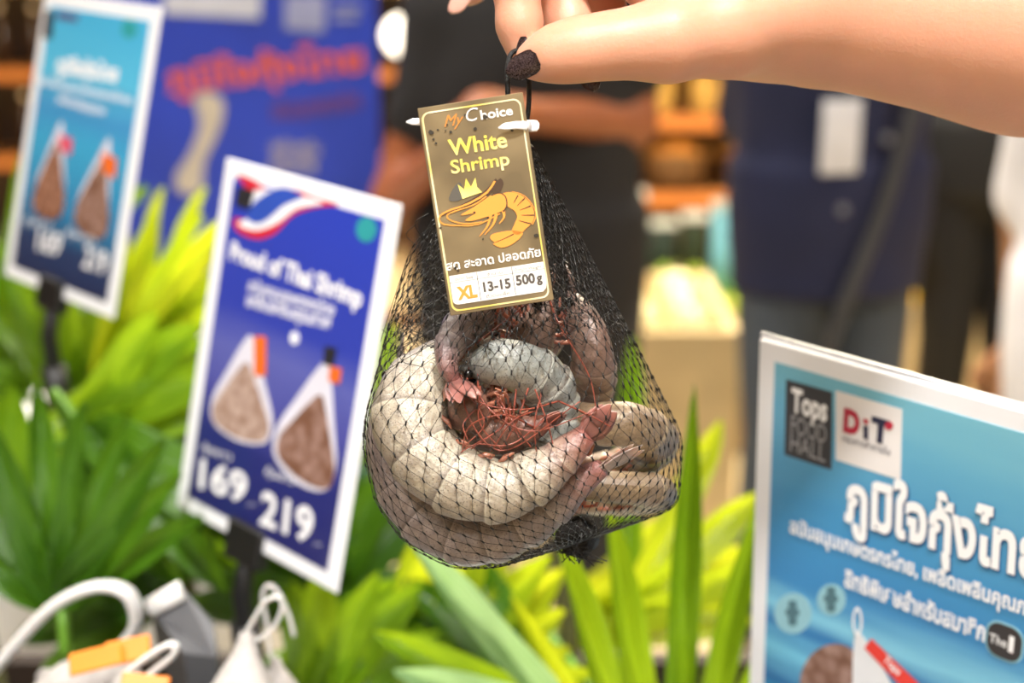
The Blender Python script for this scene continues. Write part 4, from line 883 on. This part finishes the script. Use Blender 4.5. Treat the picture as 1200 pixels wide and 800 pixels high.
# loose threads
V, F = [], []
for (a, b, c) in (((478, 300, .3), (452, 380, -.4), (446, 400, -.5)), ((476, 380, 0), (458, 392, -.3), (448, 386, -.4)), ((474, 345, .2), (462, 372, 0), (470, 392, -.2)), ((490, 290, .4), (476, 275, .2), (488, 262, .2)), ((500, 285, .4), (486, 262, .2), (502, 250, .2))):
    t = tube(crom([B_(*a), B_(*b), B_(*c)], 10), .00014, 4, False); o = len(V); V += t[0]; F += [tuple(i+o for i in f) for f in t[1]]
obj('loose_thread', V, F, netm, bagroot)
cordm = mat('black_cord', '#0a0a0b', .55, bump=.4, bscale=1500)
def T_(px, py, d): return at(px, py, d)
obj('cord', *tube(crom([T_(600, 172, .468), T_(597, 140, .462), T_(595, 105, .4605), T_(595, 78, .4605), T_(600, 62, .4615), T_(612, 60, .463), T_(618, 72, .4645), T_(620, 95, .465), T_(619, 130, .466), T_(612, 172, .47)], 60), .00085, 8), cordm, bagroot)
obj('cord_crimp', *tube([T_(606, 158, .4665), T_(607, 182, .470)], [.004, .0045], 12), mat('black_plastic', '#141416', .45), bagroot)

# ================================================================== printed tag
def foil(name, c1, c2, rough, metal):
    m = bpy.data.materials.new(name); m.use_nodes = True; n = m.node_tree.nodes; L = m.node_tree.links; b = n['Principled BSDF']
    tc = n.new('ShaderNodeTexCoord'); nz = n.new('ShaderNodeTexNoise'); nz.inputs['Scale'].default_value = 45; nz.inputs['Detail'].default_value = 2; L.new(tc.outputs['Object'], nz.inputs['Vector'])
    r = n.new('ShaderNodeValToRGB'); r.color_ramp.elements[0].position = .4; r.color_ramp.elements[1].position = .62; r.color_ramp.elements[0].color = lin(c1); r.color_ramp.elements[1].color = lin(c2)
    L.new(nz.outputs['Fac'], r.inputs[0]); L.new(r.outputs[0], b.inputs['Base Color']); b.inputs['Roughness'].default_value = rough; b.inputs['Metallic'].default_value = metal; return m
TD = .447; kx = TD/FPX; TW, TH = 125*kx, 247*kx
tl = ((489-600)*kx, (127-400)*kx, TD); mw = sheet_frame(tl, (123, -19, 0), (35, 236, 28), TH)
r = empty('product_tag', None, 'bronze and gold printed tag with white size table hanging in front of the net bag', 'tag', mw=mw)
obj('card', *bevbox(0, TW, 0, TH, -.0006, 0, .0002, 1), foil('tag_foil', '#85765c', '#a39170', .3, .6), r, mw.copy(), False)
u_ = kx
reflline = foil('yellow_reflection_line', '#e8d06a', '#fdf6d8', .3, .2); refltxt = foil('yellow_reflection_lettering', '#f3df5e', '#fff8d2', .35, .1); oran = mat('tag_orange', '#ea9a44', .4); brown = mat('tag_brown', '#4a3626', .45); script = mat('tag_script', '#d98a3e', .4); wht = mat('tag_white', '#f4f2ee', .4)  # white print: its yellow reflections are put into the line and lettering colours
o_ = rrect(3*u_, TW-4*u_, 4*u_, TH-6*u_, 9*u_, 6); i_ = rrect(5.2*u_, TW-5.8*u_, 6*u_, TH-7.8*u_, 7.6*u_, 6); ring('border_line', o_, i_, reflline, r, .0002)
def tt(s, u, v, wd, hg, m, bold=0, shear=0, z=.0003): return txt(s, m, r, u*u_, TH-v*u_, z, wd*u_, hg*u_, bold, shear)
tt('My', 28, 26, 24, 13, script, 0, .5); tt('C', 55, 24, 15, 15, wht, -.005, .25); tt('hoice', 72, 24, 38, 10.5, wht, .02)
tt('White', 29, 60, 69, 18.5, refltxt, .02); tt('Shrimp', 28, 81, 69.5, 15.5, refltxt, .015)
tt('สด สะอาด ปลอดภัย', 4.5, 193, 113, 11.5, wht, .02)
poly('size_table', [(6*u_, TH-200*u_), (6*u_, TH-226*u_)]+[(6*u_+6*u_*(1-math.cos(a)), TH-230*u_-5*u_*math.sin(a)) for a in (0, .5, 1, 1.57)]+[(TW-11*u_, TH-235*u_), (TW-7*u_, TH-231*u_), (TW-6*u_, TH-226*u_), (TW-6*u_, TH-200*u_)], wht, r, .0002, .0001)
greyl = mat('tag_grey', '#77726e', .5); dkt = mat('tag_dark', '#57504a', .5)
for u in (39, 81): obj('table_line', *box((u-.4)*u_, (u+.4)*u_, TH-234*u_, TH-200.5*u_, .0002, .00027), dkt, r, mw.copy(), False)
obj('table_line', *box(6*u_, TW-6*u_, TH-208.5*u_, TH-208*u_, .0002, .00027), greyl, r, mw.copy(), False)
tt('XL', 12, 229, 24, 15, oran, .05); tt('13-15', 44, 224.5, 33, 11.5, dkt, .04); tt('500', 83.5, 223, 23, 12, dkt, .04); tt('g', 108, 223, 7, 7.5, dkt, .04)
tt('ขนาด Size', 12, 206.5, 22, 4, greyl); tt('จำนวน', 51, 206.5, 18, 4, greyl); tt('น้ำหนัก Weight', 84, 206.5, 32, 4, greyl); tt('ตัวต่อแพ็ค', 46, 232.5, 28, 4.5, greyl)
def pp(name, pts, m, z=.0003): return poly(name, [loc(mw, *p) for p in pts], m, r, z, .0001)
pp('crown', [(542, 233), (536.5, 216), (544, 222), (546, 209), (552, 219), (557, 208), (559, 219), (565, 225)], refltxt)
# prawn emblem: feelers, head, banded body, tail
def stroke(name, path, w0, w1, m, z=.0003):
    P = [Vector((*loc(mw, *p), 0)) for p in path]; P = crom(P, 18); L_, R_ = [], []
    for i, p in enumerate(P):
        t = (P[min(i+1, 17)]-P[max(i-1, 0)]).normalized(); nn = Vector((-t.y, t.x, 0)); w_ = (w0+(w1-w0)*i/17)*u_/2; L_.append(p+nn*w_); R_.append(p-nn*w_)
    V = [(p.x, p.y, z) for p in L_+R_]; obj(name, V, [(i, i+1, 18+i+1, 18+i) for i in range(17)], m, r, mw.copy(), False)
stroke('emblem_shadow', [(518, 252), (545, 240), (570, 226), (584, 212)], 2, 9, brown, .00025)
pp('emblem_shadow', lobe([(577, 228), (582, 213), (587, 209), (590, 216), (585, 226), (578, 230)], 3), brown, .00026)
stroke('emblem_feeler', [(586, 250), (560, 263), (535, 264), (518, 262), (515, 254), (525, 247), (548, 239), (570, 226), (580, 212)], 1.2, 2.6, oran)
stroke('emblem_feeler', [(565, 260), (545, 262), (528, 258), (524, 252), (534, 247), (555, 240), (570, 230)], 1.4, 1.6, oran)
pp('emblem_head', lobe([(540, 252), (556, 242), (575, 229), (586, 226), (593, 230), (594, 238), (590, 246), (576, 252), (556, 258), (545, 258), (556, 250)], 4), oran, .0003)
pp('emblem_body', lobe([(588, 227), (600, 225), (613, 230), (622, 239), (626, 250), (624, 260), (616, 268), (608, 275), (600, 271), (603, 262), (606, 254), (603, 247), (597, 243), (594, 240), (594, 232)], 4), oran, .0003)
pp('emblem_tail', lobe([(612, 272), (600, 270), (585, 272), (576, 275), (575, 280), (580, 284), (578, 286), (588, 290), (600, 286), (610, 278)], 4), oran, .0003)
for a, b in (((575, 251), (562, 277)), ((582, 250), (568, 275)), ((590, 247), (585, 262))): stroke('emblem_leg', [a, ((a[0]+b[0])/2+3, (a[1]+b[1])/2), b], 4, .8, oran, .00028)
for pth in ([(607, 229), (604, 234), (602, 238)], [(615, 232), (610, 237), (606, 241)], [(622, 241), (615, 244), (609, 246)], [(626, 252), (617, 252), (611, 252)], [(622, 262), (614, 260), (608, 258)]): stroke('emblem_band', pth, 1.6, .5, brown, .00036)
stroke('emblem_band', [(576, 229), (585, 226), (592, 230), (594, 240), (590, 248)], 1., 1.6, brown, .00036); stroke('emblem_band', [(580, 284), (592, 279), (602, 274)], .6, 1.2, brown, .00036); stroke('emblem_outline', [(600, 224), (614, 229), (624, 240), (628, 252), (624, 263)], .8, 1.2, oran, .00032)
pp('emblem_eye', [(556+1.6*math.cos(a), 249+1.6*math.sin(a)) for a in range(6)], brown, .00036)
for px_, py_, s_ in ((505, 155, 3), (513, 152, 1.4), (528, 155, 2), (508, 163, 1.5), (522, 153, 1.2), (511, 168, 1.5), (557, 151, 2.2), (516, 267, 1.8), (628, 276, 3), (545, 135, 1.6), (524, 146, 1), (534, 314, 2), (537, 317, 1.6), (569, 137, 3), (572, 255, 1.5), (566, 280, 1.2), (600, 152, 2)):
    pp('scuff', lobe([(px_+s_*math.cos(a)*random.uniform(.6, 1.2), py_+s_*math.sin(a)*random.uniform(.6, 1.2)) for a in (0, 1, 2, 3.1, 4.2, 5.3)], 2), mat('scuff', '#332c22', .5), .0004)
pp('scuff', lobe([(526, 232), (533, 218), (540, 214), (543, 226), (540, 234), (530, 236)], 3), mat('scuff_grey', '#57524a', .6), .00022)
plst = mat('white_strap', '#f0eff2', .35)
V, F = tube([at(476, 143, .452), at(484, 142.5, .4515), at(540, 144, .4505), at(600, 146, .4505), at(622, 147.5, .451), at(629, 147.5, .451), at(632, 147.5, .451)], [.0003, .0011, .0014, .0015, .0019, .0018, .0008], 10, True, .3, ref=UP); obj('fastener_strap', V, F, plst, r)
V, F = tube([at(584, 150, .4462), at(592, 148, .446), at(605, 146.5, .4462), at(615, 147, .4475), at(622, 147.5, .4505)], [.0003, .0011, .0012, .0014, .0016], 10, True, .25, ref=UP); obj('fastener_strap', V, F, plst, r)

cl_ = at(608, 147.5, .4572); obj('fastener_loop', *tube([cl_+RT*(.0046*math.cos(a_*.2618))+FW*(.0068*math.sin(a_*.2618)) for a_ in range(25)], .0007, 6, False), plst, r)
# ================================================================== hand and forearm
def H(px, py, d): return at(px, py, d/100)
skinm = mat('fair_skin', '#d99f84', .45, sss=.35, ssr=(1, .35, .2), sscale=.006, var=.05, scale=40, bump=.09, bscale=900)
thumb = [H(622, 72, 45.9), H(648, 64, 45.7), H(684, 57, 45.5), H(730, 52, 45.5), H(782, 47, 45.7), H(850, 34, 46.6), H(925, 12, 48.0)]
thr = [.0052, .0074, .0087, .0093, .0122, .0145, .0165]
wrist = [H(850, 22, 48.2), H(925, 6, 48.6), H(1000, 12, 49.), H(1100, 22, 49.4), H(1210, 34, 49.8), H(1400, 62, 50.5), H(1560, 80, 51)]
wrr = [.0165, .0173, .0186, .0233, .0298, .036, .038]
wrist2 = [p+FW*.013 for p in wrist]
fingers = dict(index=([H(720, -78, 47.3), H(634, -92, 46.9), H(604, -28, 46.7), H(609, 30, 46.75), H(612, 58, 46.8)], [.0105, .0092, .0082, .0072, .0056]),
               middle=([H(735, -98, 49.4), H(660, -100, 49.0), H(654, -20, 48.4), H(668, 30, 48.2), H(682, 66, 48.1)], [.0108, .0096, .0084, .0076, .006]),
               ring=([H(756, -96, 51.2), H(700, -90, 51.2), H(702, -10, 50.6), H(716, 34, 50.2), H(730, 60, 49.9)], [.0102, .0092, .0082, .0074, .006]),
               little=([H(786, -84, 53), H(690, -118, 53.6), H(602, -66, 53.8), H(552, -16, 53.8), H(548, -12, 53.8)], [.0095, .0082, .0072, .0062, .0055]))
def handf(P):
    palm = chain(P, wrist, wrr, .02); palm = smin(palm, chain(P, wrist2, [x*.92 for x in wrr], .02), .014)
    for k, (pts, rr) in fingers.items(): palm = smin(palm, cap_d(P, H(905, 4, 49.3), pts[0], .015, .0118), .014)
    palm = smin(palm, cap_d(P, H(800, 10, 47.4), H(735, -55, 47.6), .0118, .0095), .012)
    th = chain(P, thumb, thr, .008); palm2 = smin(palm, th, .010); out = palm2
    for k, (pts, rr) in fingers.items(): out = np.minimum(out, smin(chain(P, pts, rr, .004), palm, .006))
    return out
A = np.array([tuple(p) for p in thumb+wrist+wrist2+[x for f in fingers.values() for x in f[0]]]); lo = A.min(0)-.02; hi = A.max(0)+.02; hi[0] = at(1480, 70, .505).x
armroot = empty('person', tuple(H(1460, 70, 50.5)), 'fair bare forearm and hand with dark glitter nails pinching the black cord', 'person')
def armclip(P): return np.maximum(handf(P), P[..., 0]-(hi[0]-.004))
V, F = nets(armclip, lo, hi, .0015)
hb = obj('body', V, F, skinm, armroot)
sm = hb.modifiers.new('smooth', 'SMOOTH'); sm.factor = .5; sm.iterations = 4
def nail(base, tip, nrm, wd, m, curl=.35, name='fingernail'):
    b, t = base, tip; ax = t-b; L = ax.length; ax.normalize(); n0 = (nrm-ax*nrm.dot(ax)).normalized(); s = ax.cross(n0); V, F = [], []; nu, nv = 8, 8
    for lay in (0, 1):
        for i in range(nu+1):
            u = i/nu; w_ = wd/2*(min(1, .7+u*1.5) if u < .25 else 1)*(1-.75*max(0, (u-.6)/.4)**2)
            for j in range(nv+1):
                v = j/nv*2-1; V.append(b+ax*L*u+s*w_*v+n0*(-curl*w_*v*v-.0012*u*u*L/.012-lay*.0005))
    st = (nu+1)*(nv+1)
    for i in range(nu):
        for j in range(nv):
            a = i*(nv+1)+j; F.append((a, a+1, a+nv+2, a+nv+1)); F.append((st+a, st+a+nv+1, st+a+nv+2, st+a+1))
    for i in range(nu):
        for j in (0, nv): a = i*(nv+1)+j; F.append((a, a+nv+1, st+a+nv+1, st+a))
    for j in range(nv):
        for i in (0, nu): a = i*(nv+1)+j; F.append((a, a+1, st+a+1, st+a))
    return obj(name, V, F, m, armroot)
glit = foil('nail_glitter', '#2a1c1b', '#55474a', .18, .35); glit.node_tree.nodes['Noise Texture'].inputs['Scale'].default_value = 2600; nude = mat('nail_nude', '#c9998a', .2, coat=.6)
nail(H(630, 68, 44.95), H(592, 86, 45.35), cdir(-.4, .2, -.9), .0082, glit, .4)
nail(H(607, 44, 46.2), H(603, 88, 46.1), cdir(-.9, .1, -.5), .0085, glit)
nail(H(676, 66, 47.5), H(697, 105, 47.3), cdir(-.2, .3, -1), .0075, glit)
nail(H(722, 50, 49.4), H(742, 92, 49.4), cdir(-.3, .3, -1), .007, glit)
nail(H(548, -16, 53.2), H(524, 12, 53.3), cdir(-.5, -.3, -.8), .0085, nude)
sl = [H(1405, 62, 51.1), H(1480, 72, 51.2), H(1600, 90, 51.5), H(1780, 40, 52)]
obj('sleeve', *tube(crom(sl, 16), np.linspace(.052, .066, 16).tolist(), 24), mat('sleeve_white', '#e4e2e6', .8, bump=.3, bscale=300), armroot)
